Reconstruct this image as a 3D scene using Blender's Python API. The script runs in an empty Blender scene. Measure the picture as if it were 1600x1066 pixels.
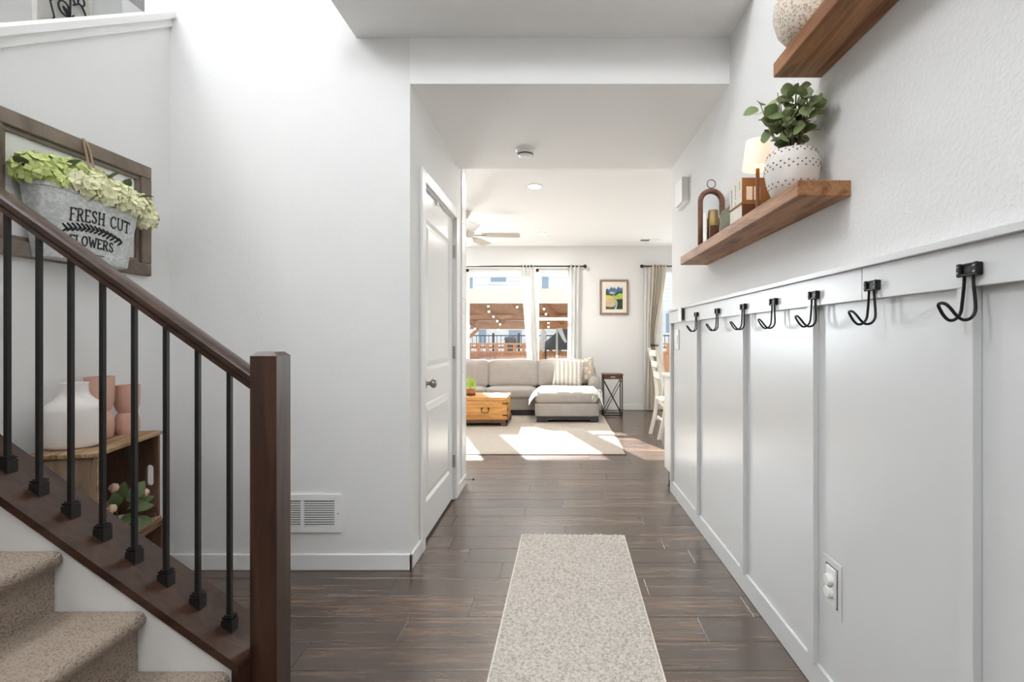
import bpy, bmesh, math, random
from mathutils import Vector, Matrix, Euler, noise
random.seed(7)
scene = bpy.context.scene
col = scene.collection
PI = math.pi
R = math.radians

# ------------------------------------------------------------------ camera
CAMH = 1.18
cam_d = bpy.data.cameras.new('camera')
cam = bpy.data.objects.new('camera', cam_d)
col.objects.link(cam)
cam.location = (0, 0, CAMH)
cam.rotation_euler = (PI / 2, 0, 0)
cam_d.sensor_width = 36.0
cam_d.lens = 18.0
cam_d.shift_x = -72 / 1600.0
cam_d.shift_y = -6 / 1600.0
cam_d.clip_start = 0.05
scene.camera = cam

# ------------------------------------------------------------------ world, sun, window daylight, added fill, exposure
world = bpy.data.worlds.new('daylight_sky')
scene.world = world
world.use_nodes = True
wn = world.node_tree
bg = wn.nodes['Background']
bg.inputs['Color'].default_value = (0.88, 0.94, 1.0, 1)
bg.inputs['Strength'].default_value = 0.50

sun_d = bpy.data.lights.new('sun', 'SUN')
sun_d.energy = 10.5
sun_d.angle = R(0.6)
sun_d.color = (1.0, 0.99, 0.98)
sun = bpy.data.objects.new('sun', sun_d)
col.objects.link(sun)
sun.location = (-3, 14, 8)
sun.rotation_euler = Vector((0.33, -1.0, -0.645)).to_track_quat('-Z', 'Y').to_euler()


def area(name, loc, direction, sx, sy, power, color=(1, 1, 1), spread=PI):
    d = bpy.data.lights.new(name, 'AREA')
    d.shape = 'RECTANGLE'
    d.size, d.size_y = sx, sy
    d.energy = power
    d.color = color
    d.spread = spread
    o = bpy.data.objects.new(name, d)
    col.objects.link(o)
    o.location = loc
    o.rotation_euler = Vector(direction).to_track_quat('-Z', 'Z').to_euler()
    return o


# daylight entering by windows out of the camera's view, plus an added front lamp
area('stairwell_window_daylight', (-3.0, 0.98, 4.35), (1, -0.8, -0.5), 1.0, 1.4, 36, (0.965, 0.985, 1.0))
area('added_front_fill', (-0.2, -1.6, 4.2), (-0.1, 1, -0.35), 1.5, 1.5, 30, (0.965, 0.985, 1.0))  # added lamp with no known window, evens out the stair end wall
area('left_window_daylight', (-2.3, 8.50, 1.55), (0.35, -1, 0.0), 0.95, 1.45, 36, (0.90, 0.95, 1.0))
area('sliding_door_daylight', (2.68, 8.50, 1.2), (-0.2, -1, 0), 1.15, 2.0, 12, (0.90, 0.95, 1.0))

vs = scene.view_settings
vs.view_transform = 'Standard'
vs.look = 'None'
vs.gamma = 1.0
vs.use_curve_mapping = False
vs.exposure = 1.67
scene.cycles.sample_clamp_indirect = 10.0
scene.cycles.max_bounces = 8
scene.cycles.diffuse_bounces = 6


# ------------------------------------------------------------------ materials
def srgb(r, g, b):
    def f(c):
        c /= 255.0
        return c / 12.92 if c <= 0.04045 else ((c + 0.055) / 1.055) ** 2.4
    return (f(r), f(g), f(b), 1.0)


MATS = {}


def nodes_of(name):
    m = bpy.data.materials.new(name)
    m.use_nodes = True
    nt = m.node_tree
    b = nt.nodes['Principled BSDF']
    MATS[name] = m
    return m, nt, b


def link(nt, a, b):
    nt.links.new(a, b)


def coords(nt, scale=(1, 1, 1), kind='Object', randomize=False):
    tc = nt.nodes.new('ShaderNodeTexCoord')
    mp = nt.nodes.new('ShaderNodeMapping')
    mp.inputs['Scale'].default_value = scale
    link(nt, tc.outputs[kind], mp.inputs['Vector'])
    out = mp.outputs['Vector']
    if randomize:
        oi = nt.nodes.new('ShaderNodeObjectInfo')
        mul = nt.nodes.new('ShaderNodeVectorMath')
        mul.operation = 'MULTIPLY_ADD'
        link(nt, oi.outputs['Random'], mul.inputs[0])
        mul.inputs[1].default_value = (37.3, 91.7, 53.1)
        link(nt, out, mul.inputs[2])
        out = mul.outputs[0]
    return out


def ramp(nt, fac, stops):
    r = nt.nodes.new('ShaderNodeValToRGB')
    el = r.color_ramp.elements
    while len(el) < len(stops):
        el.new(0.5)
    for e, (p, c) in zip(el, stops):
        e.position = p
        e.color = c
    link(nt, fac, r.inputs['Fac'])
    return r.outputs['Color']


def tex_noise(nt, vec, scale=5, detail=4, rough=0.5, dist=0.0):
    n = nt.nodes.new('ShaderNodeTexNoise')
    n.inputs['Scale'].default_value = scale
    n.inputs['Detail'].default_value = detail
    n.inputs['Roughness'].default_value = rough
    n.inputs['Distortion'].default_value = dist
    link(nt, vec, n.inputs['Vector'])
    return n.outputs['Fac']


def tex_voronoi(nt, vec, scale=5, feature='F1', out='Distance', rnd=1.0):
    n = nt.nodes.new('ShaderNodeTexVoronoi')
    n.feature = feature
    n.inputs['Scale'].default_value = scale
    if 'Randomness' in n.inputs:
        n.inputs['Randomness'].default_value = rnd
    link(nt, vec, n.inputs['Vector'])
    return n.outputs[out]


def bump(nt, b, height, strength=0.2, dist=0.01):
    n = nt.nodes.new('ShaderNodeBump')
    n.inputs['Strength'].default_value = strength
    n.inputs['Distance'].default_value = dist
    link(nt, height, n.inputs['Height'])
    link(nt, n.outputs['Normal'], b.inputs['Normal'])


def plain(name, c, rough=0.5, metal=0.0, spec=0.5, var=0.0, vscale=8, bumps=None):
    """simple procedural material: colour with a soft noise variation and optional bump"""
    m, nt, b = nodes_of(name)
    c = c if len(c) == 4 else (*c, 1)
    b.inputs['Roughness'].default_value = rough
    b.inputs['Metallic'].default_value = metal
    b.inputs['Specular IOR Level'].default_value = spec
    v = coords(nt)
    if var > 0:
        f = tex_noise(nt, v, vscale, 4)
        lo = tuple(x * (1 - var) for x in c[:3]) + (1,)
        hi = tuple(min(1, x * (1 + var)) for x in c[:3]) + (1,)
        link(nt, ramp(nt, f, [(0.3, lo), (0.7, hi)]), b.inputs['Base Color'])
    else:
        b.inputs['Base Color'].default_value = c
    if bumps:
        s, st, d = bumps
        bump(nt, b, tex_noise(nt, v, s, 3, 0.55), st, d)
    return m


def wood(name, cols, scale=(3, 40, 40), rough=0.5, randomize=True, nscale=1.0, spread=(0.3, 0.7), bstr=0.15, spec=0.4, tone=0.0, ior=1.5):
    m, nt, b = nodes_of(name)
    v = coords(nt, scale, 'Object', randomize)
    f = tex_noise(nt, v, nscale, 6, 0.62, 0.6)
    n = len(cols)
    stops = [(spread[0] + (spread[1] - spread[0]) * i / (n - 1), c) for i, c in enumerate(cols)]
    c = ramp(nt, f, stops)
    if tone > 0:
        oi = nt.nodes.new('ShaderNodeObjectInfo')
        hs = nt.nodes.new('ShaderNodeHueSaturation')
        mr = nt.nodes.new('ShaderNodeMapRange')
        mr.inputs['To Min'].default_value = 1 - tone
        mr.inputs['To Max'].default_value = 1 + tone
        link(nt, oi.outputs['Random'], mr.inputs['Value'])
        link(nt, mr.outputs['Result'], hs.inputs['Value'])
        link(nt, c, hs.inputs['Color'])
        c = hs.outputs['Color']
    link(nt, c, b.inputs['Base Color'])
    b.inputs['Roughness'].default_value = rough
    b.inputs['Specular IOR Level'].default_value = spec
    b.inputs['IOR'].default_value = ior
    bump(nt, b, f, bstr, 0.004)
    return m


def orange_peel(name, c, strength, scale, rough=0.75):
    m, nt, b = nodes_of(name)
    b.inputs['Base Color'].default_value = c
    b.inputs['Roughness'].default_value = rough
    v = coords(nt)
    f = tex_noise(nt, v, scale, 2, 0.5, 0.4)
    h = ramp(nt, f, [(0.42, (0, 0, 0, 1)), (0.62, (1, 1, 1, 1))])
    bump(nt, b, h, strength, 0.003)
    return m


orange_peel('wall_paint', (0.80, 0.80, 0.795, 1), 0.18, 130)
orange_peel('wall_paint_rough', (0.80, 0.80, 0.795, 1), 0.32, 80)
orange_peel('ceiling_paint', (0.88, 0.88, 0.875, 1), 0.15, 90)
plain('trim_white', (0.84, 0.84, 0.83), 0.35)
plain('door_white', (0.84, 0.845, 0.84), 0.3)
plain('wainscot_grey', (0.69, 0.70, 0.70), 0.30, bumps=(60, 0.05, 0.002))
m, nt, b = nodes_of('floor_wood')      # laminate plank: broad figure, fine grain, a tone of its own per plank
f1 = tex_noise(nt, coords(nt, (1.3, 11, 11), 'Object', True), 1.5, 5, 0.6, 0.8)
f2 = tex_noise(nt, coords(nt, (3.0, 70, 70), 'Object', True), 1.0, 4, 0.6, 0.2)
mx = nt.nodes.new('ShaderNodeMix'); mx.data_type = 'FLOAT'; mx.inputs[0].default_value = 0.45
link(nt, f1, mx.inputs[2]); link(nt, f2, mx.inputs[3])
fg = mx.outputs[0]
cc = ramp(nt, fg, [(0.36, srgb(48, 34, 26)), (0.46, srgb(72, 53, 41)), (0.54, srgb(92, 70, 55)), (0.66, srgb(124, 98, 79))])
oi = nt.nodes.new('ShaderNodeObjectInfo')
mr = nt.nodes.new('ShaderNodeMapRange'); mr.inputs['To Min'].default_value = 0.74; mr.inputs['To Max'].default_value = 1.22
link(nt, oi.outputs['Random'], mr.inputs['Value'])
hs = nt.nodes.new('ShaderNodeHueSaturation'); hs.inputs['Saturation'].default_value = 1.0
link(nt, mr.outputs['Result'], hs.inputs['Value']); link(nt, cc, hs.inputs['Color'])
link(nt, hs.outputs['Color'], b.inputs['Base Color'])
b.inputs['Roughness'].default_value = 0.26
b.inputs['IOR'].default_value = 2.05
bump(nt, b, fg, 0.06, 0.004)
wood('stained_dark', [srgb(40, 24, 17), srgb(66, 42, 30), srgb(82, 55, 40)], (30, 30, 2.5), 0.32, True, 1.0, (0.3, 0.7), 0.08, 0.5)
wood('stained_rail', [srgb(40, 24, 17), srgb(62, 40, 29), srgb(76, 51, 38)], (2.5, 30, 30), 0.28, True, 1.0, (0.3, 0.7), 0.06, 0.5)
plain('iron_black', srgb(30, 29, 28), 0.42, 0.3, 0.5, 0.15, 60)
wood('shelf_wood', [srgb(96, 58, 34), srgb(140, 92, 58), srgb(176, 128, 88), srgb(120, 76, 46)], (22, 2.2, 22), 0.5, True, 1.0, (0.28, 0.74), 0.12)
wood('frame_weathered', [srgb(96, 86, 76), srgb(126, 114, 102), srgb(152, 140, 126)], (40, 4, 4), 0.8, True, 1.0, (0.3, 0.7), 0.4)
wood('crate_wood', [srgb(92, 66, 48), srgb(140, 110, 82), srgb(176, 148, 116), srgb(118, 88, 66)], (24, 2.5, 18), 0.85, True, 1.0, (0.28, 0.74), 0.4, 0.3, 0.12)
wood('crate_wood_dark', [srgb(76, 56, 43), srgb(108, 82, 64), srgb(132, 104, 82)], (18, 18, 3), 0.85, True, 1.0, (0.3, 0.72), 0.4, 0.3, 0.1)
wood('crate_end_wood', [srgb(112, 90, 72), srgb(150, 126, 104), srgb(176, 154, 130)], (30, 30, 3), 0.85, True, 1.0, (0.3, 0.72), 0.4, 0.3, 0.1)
wood('trunk_pine', [srgb(176, 118, 58), srgb(206, 150, 84), srgb(224, 172, 108)], (3, 20, 20), 0.5, True, 1.0, (0.3, 0.7), 0.06, 0.4, 0.05)
wood('trunk_base_wood', [srgb(84, 60, 46), srgb(112, 84, 68)], (3, 20, 20), 0.55)
wood('lamp_wood', [srgb(110, 66, 38), srgb(150, 96, 60)], (30, 30, 4), 0.5)
wood('arch_wood', [srgb(84, 54, 40), srgb(122, 84, 64), srgb(140, 100, 78)], (20, 20, 12), 0.5)
wood('table_top_wood', [srgb(84, 56, 40), srgb(122, 86, 62)], (4, 25, 25), 0.5)
wood('pergola_wood', [srgb(160, 112, 80), srgb(188, 138, 102), srgb(204, 156, 120)], (3, 14, 14), 0.7, True, 1.0, (0.3, 0.7), 0.1)
wood('fence_wood', [srgb(184, 126, 82), srgb(208, 150, 104), srgb(220, 166, 122)], (14, 14, 2), 0.75, True, 1.0, (0.3, 0.7), 0.1)
plain('fascia_cream', srgb(176, 165, 154), 0.7, 0, 0.3, 0.05, 3)
plain('metal_bronze', srgb(160, 152, 142), 0.3, 0.85)
plain('metal_dark', srgb(58, 48, 42), 0.45, 0.6)
plain('metal_steel', srgb(170, 168, 164), 0.35, 0.85)
plain('metal_brass', srgb(146, 124, 82), 0.45, 0.7)
plain('glaze_white', srgb(236, 230, 226), 0.45, 0, 0.4, 0.02, 12)
plain('glaze_pink', srgb(214, 172, 154), 0.45, 0, 0.4, 0.05, 10)
plain('pot_white', srgb(226, 220, 214), 0.7, 0, 0.3, 0.04, 20, (60, 0.1, 0.002))
plain('pot_dot', srgb(120, 112, 106), 0.8)
plain('soil', srgb(92, 76, 62), 0.95, 0, 0.2, 0.3, 60)
plain('leaf_shelf', srgb(124, 140, 92), 0.5, 0, 0.4, 0.28, 30)
plain('leaf_shelf_light', srgb(164, 174, 126), 0.5, 0, 0.4, 0.2, 30)
plain('stem_brown', srgb(122, 104, 82), 0.7)
plain('leaf_crate', srgb(96, 112, 74), 0.5, 0, 0.4, 0.25, 25)
plain('petal_pink', srgb(238, 204, 182), 0.6, 0, 0.3, 0.06, 30)
plain('petal_lime', srgb(210, 222, 146), 0.6, 0, 0.3, 0.12, 40)
plain('petal_cream', srgb(244, 243, 204), 0.6, 0, 0.3, 0.07, 40)
plain('twine', srgb(168, 146, 118), 0.9)
plain('ink_black', srgb(34, 34, 36), 0.7)
plain('leaf_lime', srgb(176, 200, 82), 0.5, 0, 0.4, 0.2, 40)
plain('terracotta_wood', srgb(176, 120, 78), 0.6, 0, 0.3, 0.1, 20)
plain('sofa_fabric', srgb(172, 166, 161), 0.9, 0, 0.2, 0.05, 12, (500, 0.25, 0.002))
plain('sofa_base_dark', srgb(52, 52, 56), 0.5)
plain('chair_white', srgb(238, 234, 226), 0.45)
plain('plate_white', srgb(238, 238, 236), 0.35)
plain('slot_dark', srgb(70, 68, 66), 0.8)
plain('paper_cream', srgb(232, 226, 214), 0.85, 0, 0.2, 0.03, 40)
plain('cover_brown', srgb(142, 100, 62), 0.7, 0, 0.3, 0.15, 18)
plain('cover_brown_dark', srgb(96, 64, 42), 0.7, 0, 0.3, 0.15, 18)
plain('sage_green', srgb(142, 146, 130), 0.6, 0, 0.3, 0.12, 22)
plain('art_mat', srgb(236, 228, 214), 0.9)
plain('art_mountain', srgb(96, 116, 146), 0.8, 0, 0.2, 0.35, 45)
plain('art_forest', srgb(70, 92, 80), 0.8, 0, 0.2, 0.4, 60)
plain('art_meadow', srgb(176, 196, 96), 0.8, 0, 0.2, 0.3, 40)
plain('art_field', srgb(206, 186, 150), 0.8, 0, 0.2, 0.15, 40)
plain('art_gold', srgb(226, 196, 92), 0.8, 0, 0.2, 0.2, 40)
plain('art_dark', srgb(62, 72, 62), 0.8, 0, 0.2, 0.4, 60)
plain('art_water', srgb(190, 206, 206), 0.8, 0, 0.2, 0.2, 60)
plain('art_sky', srgb(220, 222, 228), 0.8, 0, 0.2, 0.08, 30)
wood('art_frame_wood', [srgb(126, 106, 92), srgb(160, 138, 120)], (20, 20, 4), 0.6)
plain('wallart_panel', srgb(222, 220, 214), 0.8, 0, 0.2, 0.05, 30)
plain('fan_white', srgb(196, 192, 184), 0.5)
plain('house_siding', srgb(246, 248, 250), 0.8)
plain('house_trim', srgb(240, 242, 246), 0.7)
plain('house_roof', srgb(110, 106, 106), 0.9, 0, 0.2, 0.15, 10)
plain('house_glass', srgb(150, 176, 200), 0.15)
plain('patio_dark', srgb(74, 78, 84), 0.7, 0, 0.3, 0.1, 10)
plain('patio_cloth', srgb(196, 200, 200), 0.9)
plain('yard_ground', srgb(122, 118, 100), 0.95, 0, 0.2, 0.12, 2)
plain('shrub_twig', srgb(176, 130, 116), 0.9)

# carpet, rugs, galvanised metal, glass, sheer cloth, lamp shade
m, nt, b = nodes_of('carpet_tan')
v = coords(nt)
vor = tex_voronoi(nt, v, 150)
ns = tex_noise(nt, v, 170, 3, 0.7)
mx = nt.nodes.new('ShaderNodeMath'); mx.operation = 'ADD'
link(nt, vor, mx.inputs[0]); link(nt, ns, mx.inputs[1])
link(nt, ramp(nt, mx.outputs[0], [(0.35, srgb(74, 64, 56)), (0.62, srgb(142, 127, 114)), (0.95, srgb(180, 165, 150))]), b.inputs['Base Color'])
b.inputs['Roughness'].default_value = 0.95
b.inputs['Specular IOR Level'].default_value = 0.15
bump(nt, b, mx.outputs[0], 1.0, 0.006)

m, nt, b = nodes_of('runner_wool')
v = coords(nt)
f = tex_noise(nt, v, 300, 3, 0.6)
vr = tex_noise(nt, coords(nt, (1, 1.6, 0.3)), 75, 2, 0.5, 0.6)
ma = nt.nodes.new('ShaderNodeMath'); ma.operation = 'MULTIPLY_ADD'
link(nt, vr, ma.inputs[0]); ma.inputs[1].default_value = 1.0; link(nt, f, ma.inputs[2])
link(nt, ramp(nt, ma.outputs[0], [(0.80, srgb(170, 161, 150)), (1.0, srgb(204, 197, 188)), (1.2, srgb(218, 212, 204))]), b.inputs['Base Color'])
b.inputs['Roughness'].default_value = 0.95
b.inputs['Specular IOR Level'].default_value = 0.15
bump(nt, b, f, 0.4, 0.002)

m, nt, b = nodes_of('rug_pile')
v = coords(nt)
f = tex_noise(nt, v, 90, 5, 0.7)
link(nt, ramp(nt, f, [(0.3, srgb(164, 154, 142)), (0.7, srgb(206, 196, 184))]), b.inputs['Base Color'])
b.inputs['Roughness'].default_value = 1.0
b.inputs['Specular IOR Level'].default_value = 0.1
bump(nt, b, f, 0.6, 0.01)

m, nt, b = nodes_of('galvanised')
v = coords(nt)
f = tex_voronoi(nt, v, 120, 'F1', 'Color')
bw = nt.nodes.new('ShaderNodeRGBToBW'); link(nt, f, bw.inputs[0])
f2 = tex_noise(nt, v, 30, 4)
mm = nt.nodes.new('ShaderNodeMath'); mm.operation = 'MULTIPLY'
link(nt, bw.outputs[0], mm.inputs[0]); link(nt, f2, mm.inputs[1])
link(nt, ramp(nt, mm.outputs[0], [(0.08, srgb(182, 185, 184)), (0.45, srgb(212, 215, 214))]), b.inputs['Base Color'])
b.inputs['Metallic'].default_value = 0.35
b.inputs['Roughness'].default_value = 0.5

m, nt, b = nodes_of('window_glass')
nt.nodes.remove(b)
out = nt.nodes['Material Output']
tr = nt.nodes.new('ShaderNodeBsdfTransparent'); tr.inputs[0].default_value = (0.97, 0.985, 0.985, 1)
gl = nt.nodes.new('ShaderNodeBsdfGlossy'); gl.inputs['Roughness'].default_value = 0.02
ms = nt.nodes.new('ShaderNodeMixShader'); ms.inputs[0].default_value = 0.05
link(nt, tr.outputs[0], ms.inputs[1]); link(nt, gl.outputs[0], ms.inputs[2])
link(nt, ms.outputs[0], out.inputs['Surface'])

m, nt, b = nodes_of('sheer_cloth')
b.inputs['Base Color'].default_value = (0.88, 0.88, 0.87, 1)
b.inputs['Roughness'].default_value = 0.9
out = nt.nodes['Material Output']
tl = nt.nodes.new('ShaderNodeBsdfTranslucent'); tl.inputs[0].default_value = (0.85, 0.85, 0.84, 1)
ms = nt.nodes.new('ShaderNodeMixShader'); ms.inputs[0].default_value = 0.35
link(nt, b.outputs[0], ms.inputs[1]); link(nt, tl.outputs[0], ms.inputs[2])
link(nt, ms.outputs[0], out.inputs['Surface'])

m, nt, b = nodes_of('curtain_striped')
b.inputs['Base Color'].default_value = srgb(246, 242, 234)
b.inputs['Roughness'].default_value = 0.9
out = nt.nodes['Material Output']
tl = nt.nodes.new('ShaderNodeBsdfTranslucent'); tl.inputs[0].default_value = srgb(244, 238, 228)
ms = nt.nodes.new('ShaderNodeMixShader'); ms.inputs[0].default_value = 0.45
link(nt, b.outputs[0], ms.inputs[1]); link(nt, tl.outputs[0], ms.inputs[2])
link(nt, ms.outputs[0], out.inputs['Surface'])

m, nt, b = nodes_of('lamp_shade_lit')
b.inputs['Base Color'].default_value = srgb(244, 226, 206)
b.inputs['Roughness'].default_value = 0.8
b.inputs['Emission Color'].default_value = (1.0, 0.80, 0.60, 1)
b.inputs['Emission Strength'].default_value = 0.16
for nm, c, s in (('bulb_lit', (1.0, 0.97, 0.92, 1), 4.0), ('globe_lit', (1.0, 0.93, 0.78, 1), 0.35), ('bulb_warm', (1.0, 0.86, 0.62, 1), 1.6)):
    m, nt, b = nodes_of(nm)
    b.inputs['Base Color'].default_value = (0.9, 0.88, 0.84, 1)
    b.inputs['Emission Color'].default_value = c
    b.inputs['Emission Strength'].default_value = s

m, nt, b = nodes_of('mirror_glass')
b.inputs['Base Color'].default_value = (0.85, 0.86, 0.86, 1)
b.inputs['Metallic'].default_value = 1.0
b.inputs['Roughness'].default_value = 0.04

m, nt, b = nodes_of('pillow_stripe')
v = coords(nt, (1, 1, 1))
w = nt.nodes.new('ShaderNodeTexWave'); w.wave_type = 'BANDS'; w.bands_direction = 'X'
w.inputs['Scale'].default_value = 5.0; w.inputs['Distortion'].default_value = 0.6
link(nt, v, w.inputs['Vector'])
link(nt, ramp(nt, w.outputs['Fac'], [(0.35, srgb(196, 190, 180)), (0.55, srgb(236, 232, 224))]), b.inputs['Base Color'])
b.inputs['Roughness'].default_value = 0.95
m, nt, b = nodes_of('pillow_lace')
v = coords(nt)
f = tex_voronoi(nt, v, 16)
link(nt, ramp(nt, f, [(0.3, srgb(226, 218, 206)), (0.55, srgb(190, 176, 160))]), b.inputs['Base Color'])
b.inputs['Roughness'].default_value = 0.95
plain('throw_white', srgb(232, 230, 224), 0.95, 0, 0.1, 0.03, 40, (160, 0.4, 0.003))
m, nt, b = nodes_of('speckled_clay')
v = coords(nt)
f = tex_voronoi(nt, v, 130)
g = tex_noise(nt, v, 9, 3)
ad = nt.nodes.new('ShaderNodeMath'); ad.operation = 'MULTIPLY_ADD'
link(nt, g, ad.inputs[0]); ad.inputs[1].default_value = -0.5; link(nt, f, ad.inputs[2])
link(nt, ramp(nt, ad.outputs[0], [(0.0, srgb(172, 152, 132)), (0.18, srgb(212, 198, 180)), (0.45, srgb(230, 222, 210))]), b.inputs['Base Color'])
b.inputs['Roughness'].default_value = 0.85


# ------------------------------------------------------------------ mesh helpers
class MB:
    def __init__(self, M=None):
        self.v, self.f, self.M = [], [], M

    def add(self, vs, fs):
        n = len(self.v)
        self.v += [Vector(p) for p in vs]
        self.f += [tuple(i + n for i in f) for f in fs]
        return self

    def box(self, x0, x1, y0, y1, z0, z1, M=None):
        p = [Vector((x, y, z)) for z in (z0, z1) for y in (y0, y1) for x in (x0, x1)]
        if M:
            p = [M @ q for q in p]
        return self.add(p, [(0, 2, 3, 1), (4, 5, 7, 6), (0, 1, 5, 4), (2, 6, 7, 3), (0, 4, 6, 2), (1, 3, 7, 5)])

    def bbox(self, x0, x1, y0, y1, z0, z1, r=0.004, M=None):
        """box with chamfered edges"""
        r = min(r, (x1 - x0) / 2.01, (y1 - y0) / 2.01, (z1 - z0) / 2.01)
        bm = bmesh.new()
        vv = [bm.verts.new(q) for q in [(x, y, z) for z in (z0, z1) for y in (y0, y1) for x in (x0, x1)]]
        for f in [(0, 2, 3, 1), (4, 5, 7, 6), (0, 1, 5, 4), (2, 6, 7, 3), (0, 4, 6, 2), (1, 3, 7, 5)]:
            bm.faces.new([vv[i] for i in f])
        bmesh.ops.bevel(bm, geom=list(bm.edges), offset=r, segments=1, affect='EDGES')
        self.from_bm(bm, M)
        return self

    def from_bm(self, bm, M=None):
        bm.verts.index_update()
        vs = [(M @ w.co) if M else w.co.copy() for w in bm.verts]
        fs = [tuple(w.index for w in f.verts) for f in bm.faces]
        bm.free()
        return self.add(vs, fs)

    def prism(self, poly, axis, a, b):
        """extrude 2D polygon along axis: 'x' -> poly=(y,z), 'y' -> (x,z), 'z' -> (x,y)"""
        def P(p, t):
            return {'x': (t, p[0], p[1]), 'y': (p[0], t, p[1]), 'z': (p[0], p[1], t)}[axis]
        n = len(poly)
        vs = [P(p, a) for p in poly] + [P(p, b) for p in poly]
        fs = [tuple(range(n)), tuple(range(2 * n - 1, n - 1, -1))]
        fs += [(i, n + i, n + (i + 1) % n, (i + 1) % n) for i in range(n)]
        return self.add(vs, fs)

    def tube(self, pts, r, seg=8, closed=False, caps=True):
        pts = [Vector(p) for p in pts]
        n = len(pts)
        rs = r if isinstance(r, (list, tuple)) else [r] * n
        rings = []
        prev = None
        for i, p in enumerate(pts):
            if closed:
                t = pts[(i + 1) % n] - pts[i - 1]
            else:
                t = pts[min(i + 1, n - 1)] - pts[max(i - 1, 0)]
            if t.length < 1e-9:
                t = Vector((0, 0, 1))
            t.normalize()
            if prev is None:
                a = Vector((0, 0, 1)) if abs(t.z) < 0.9 else Vector((1, 0, 0))
                u = t.cross(a).normalized()
            else:
                u = prev - t * prev.dot(t)
                u = u.normalized() if u.length > 1e-6 else t.orthogonal().normalized()
            prev = u
            w = t.cross(u)
            rings.append([p + (u * math.cos(2 * PI * k / seg) + w * math.sin(2 * PI * k / seg)) * rs[i] for k in range(seg)])
        vs = [q for ring in rings for q in ring]
        fs = []
        m = n if closed else n - 1
        for i in range(m):
            j = (i + 1) % n
            for k in range(seg):
                l = (k + 1) % seg
                fs.append((i * seg + k, i * seg + l, j * seg + l, j * seg + k))
        if caps and not closed:
            fs.append(tuple(range(seg - 1, -1, -1)))
            fs.append(tuple((n - 1) * seg + k for k in range(seg)))
        return self.add(vs, fs)

    def lathe(self, prof, seg=24, c=(0, 0, 0), flute=None):
        vs, fs = [], []
        for (r, z) in prof:
            for k in range(seg):
                a = 2 * PI * k / seg
                rr = r * (1 + (flute[1] * math.cos(flute[0] * a) if flute else 0))
                vs.append((c[0] + rr * math.cos(a), c[1] + rr * math.sin(a), c[2] + z))
        for i in range(len(prof) - 1):
            for k in range(seg):
                l = (k + 1) % seg
                fs.append((i * seg + k, i * seg + l, (i + 1) * seg + l, (i + 1) * seg + k))
        if prof[0][0] > 1e-5:
            fs.append(tuple(range(seg - 1, -1, -1)))
        if prof[-1][0] > 1e-5:
            fs.append(tuple((len(prof) - 1) * seg + k for k in range(seg)))
        return self.add(vs, fs)

    def ball(self, c, r, seg=12, rings=8, squash=(1, 1, 1)):
        bm = bmesh.new()
        bmesh.ops.create_uvsphere(bm, u_segments=seg, v_segments=rings, radius=1.0)
        M = Matrix.Translation(c) @ Matrix.Diagonal((r * squash[0], r * squash[1], r * squash[2], 1))
        return self.from_bm(bm, M)

    def soft(self, c, s, r, n=10, puff=0.0, M=None, wob=0.0, seed=0):
        """rounded, slightly puffed box (cushions)"""
        bm = bmesh.new()
        bmesh.ops.create_cube(bm, size=1.0)
        bmesh.ops.subdivide_edges(bm, edges=list(bm.edges), cuts=n, use_grid_fill=True)
        h = Vector((s[0] / 2, s[1] / 2, s[2] / 2))
        for w in bm.verts:
            q = Vector((w.co.x * s[0], w.co.y * s[1], w.co.z * s[2]))
            inn = Vector([max(-(h[i] - r), min(h[i] - r, q[i])) for i in range(3)])
            d = q - inn
            if d.length > 1e-9:
                q = inn + d.normalized() * r
            if puff:
                k = [max(0, 1 - (2 * w.co[i]) ** 2) for i in range(3)]
                nn = Vector((w.co.x * k[1] * k[2], w.co.y * k[0] * k[2], w.co.z * k[0] * k[1])) * 2 * puff
                q += nn
            if wob:
                q += Vector((noise.noise(q * 6 + Vector((seed, 0, 0))), noise.noise(q * 6 + Vector((0, seed, 5))), noise.noise(q * 6 + Vector((9, 0, seed))))) * wob
            w.co = q
        T = Matrix.Translation(c)
        return self.from_bm(bm, T @ M if M else T)

    def build(self, name, mat, parent=None, smooth=False, local=False, origin=None):
        me = bpy.data.meshes.new(name)
        vs = self.v
        if self.M:
            vs = [self.M @ q for q in vs]
        off = Vector((0, 0, 0))
        if parent is not None and not local:
            off = Vector(parent_world(parent))
        o_loc = Vector((0, 0, 0))
        if origin is not None:
            o_loc = Vector(origin) - off
            off = Vector(origin)
        me.from_pydata([tuple(q - off) for q in vs], [], self.f)
        me.validate()
        if smooth:
            me.polygons.foreach_set('use_smooth', [True] * len(me.polygons))
            if smooth == 'auto':
                me.set_sharp_from_angle(angle=R(35))
        me.materials.append(MATS[mat])
        o = bpy.data.objects.new(name, me)
        col.objects.link(o)
        bmm = bmesh.new(); bmm.from_mesh(me)
        bmesh.ops.recalc_face_normals(bmm, faces=bmm.faces)
        bmm.to_mesh(me); bmm.free()
        if parent is not None:
            o.parent = parent
        o.location = o_loc
        return o


def parent_world(p):
    l = Vector(p.location)
    while p.parent is not None:
        p = p.parent
        l = l + Vector(p.location)
    return l


def tag(o, label, cat=None, group=None, kind=None):
    o['label'] = label
    if cat:
        o['category'] = cat
    if group:
        o['group'] = group
    if kind:
        o['kind'] = kind
    return o


def thing(name, loc, label, cat, group=None, rotz=0.0):
    o = bpy.data.objects.new(name, None)
    col.objects.link(o)
    o.empty_display_size = 0.1
    o.location = loc
    o.rotation_euler = (0, 0, rotz)
    return tag(o, label, cat, group)


def structure(name, label=None, loc=None):
    o = bpy.data.objects.new(name, None)
    col.objects.link(o)
    if loc:
        o.location = loc
    o['kind'] = 'structure'
    if label:
        o['label'] = label
    return o


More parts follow.
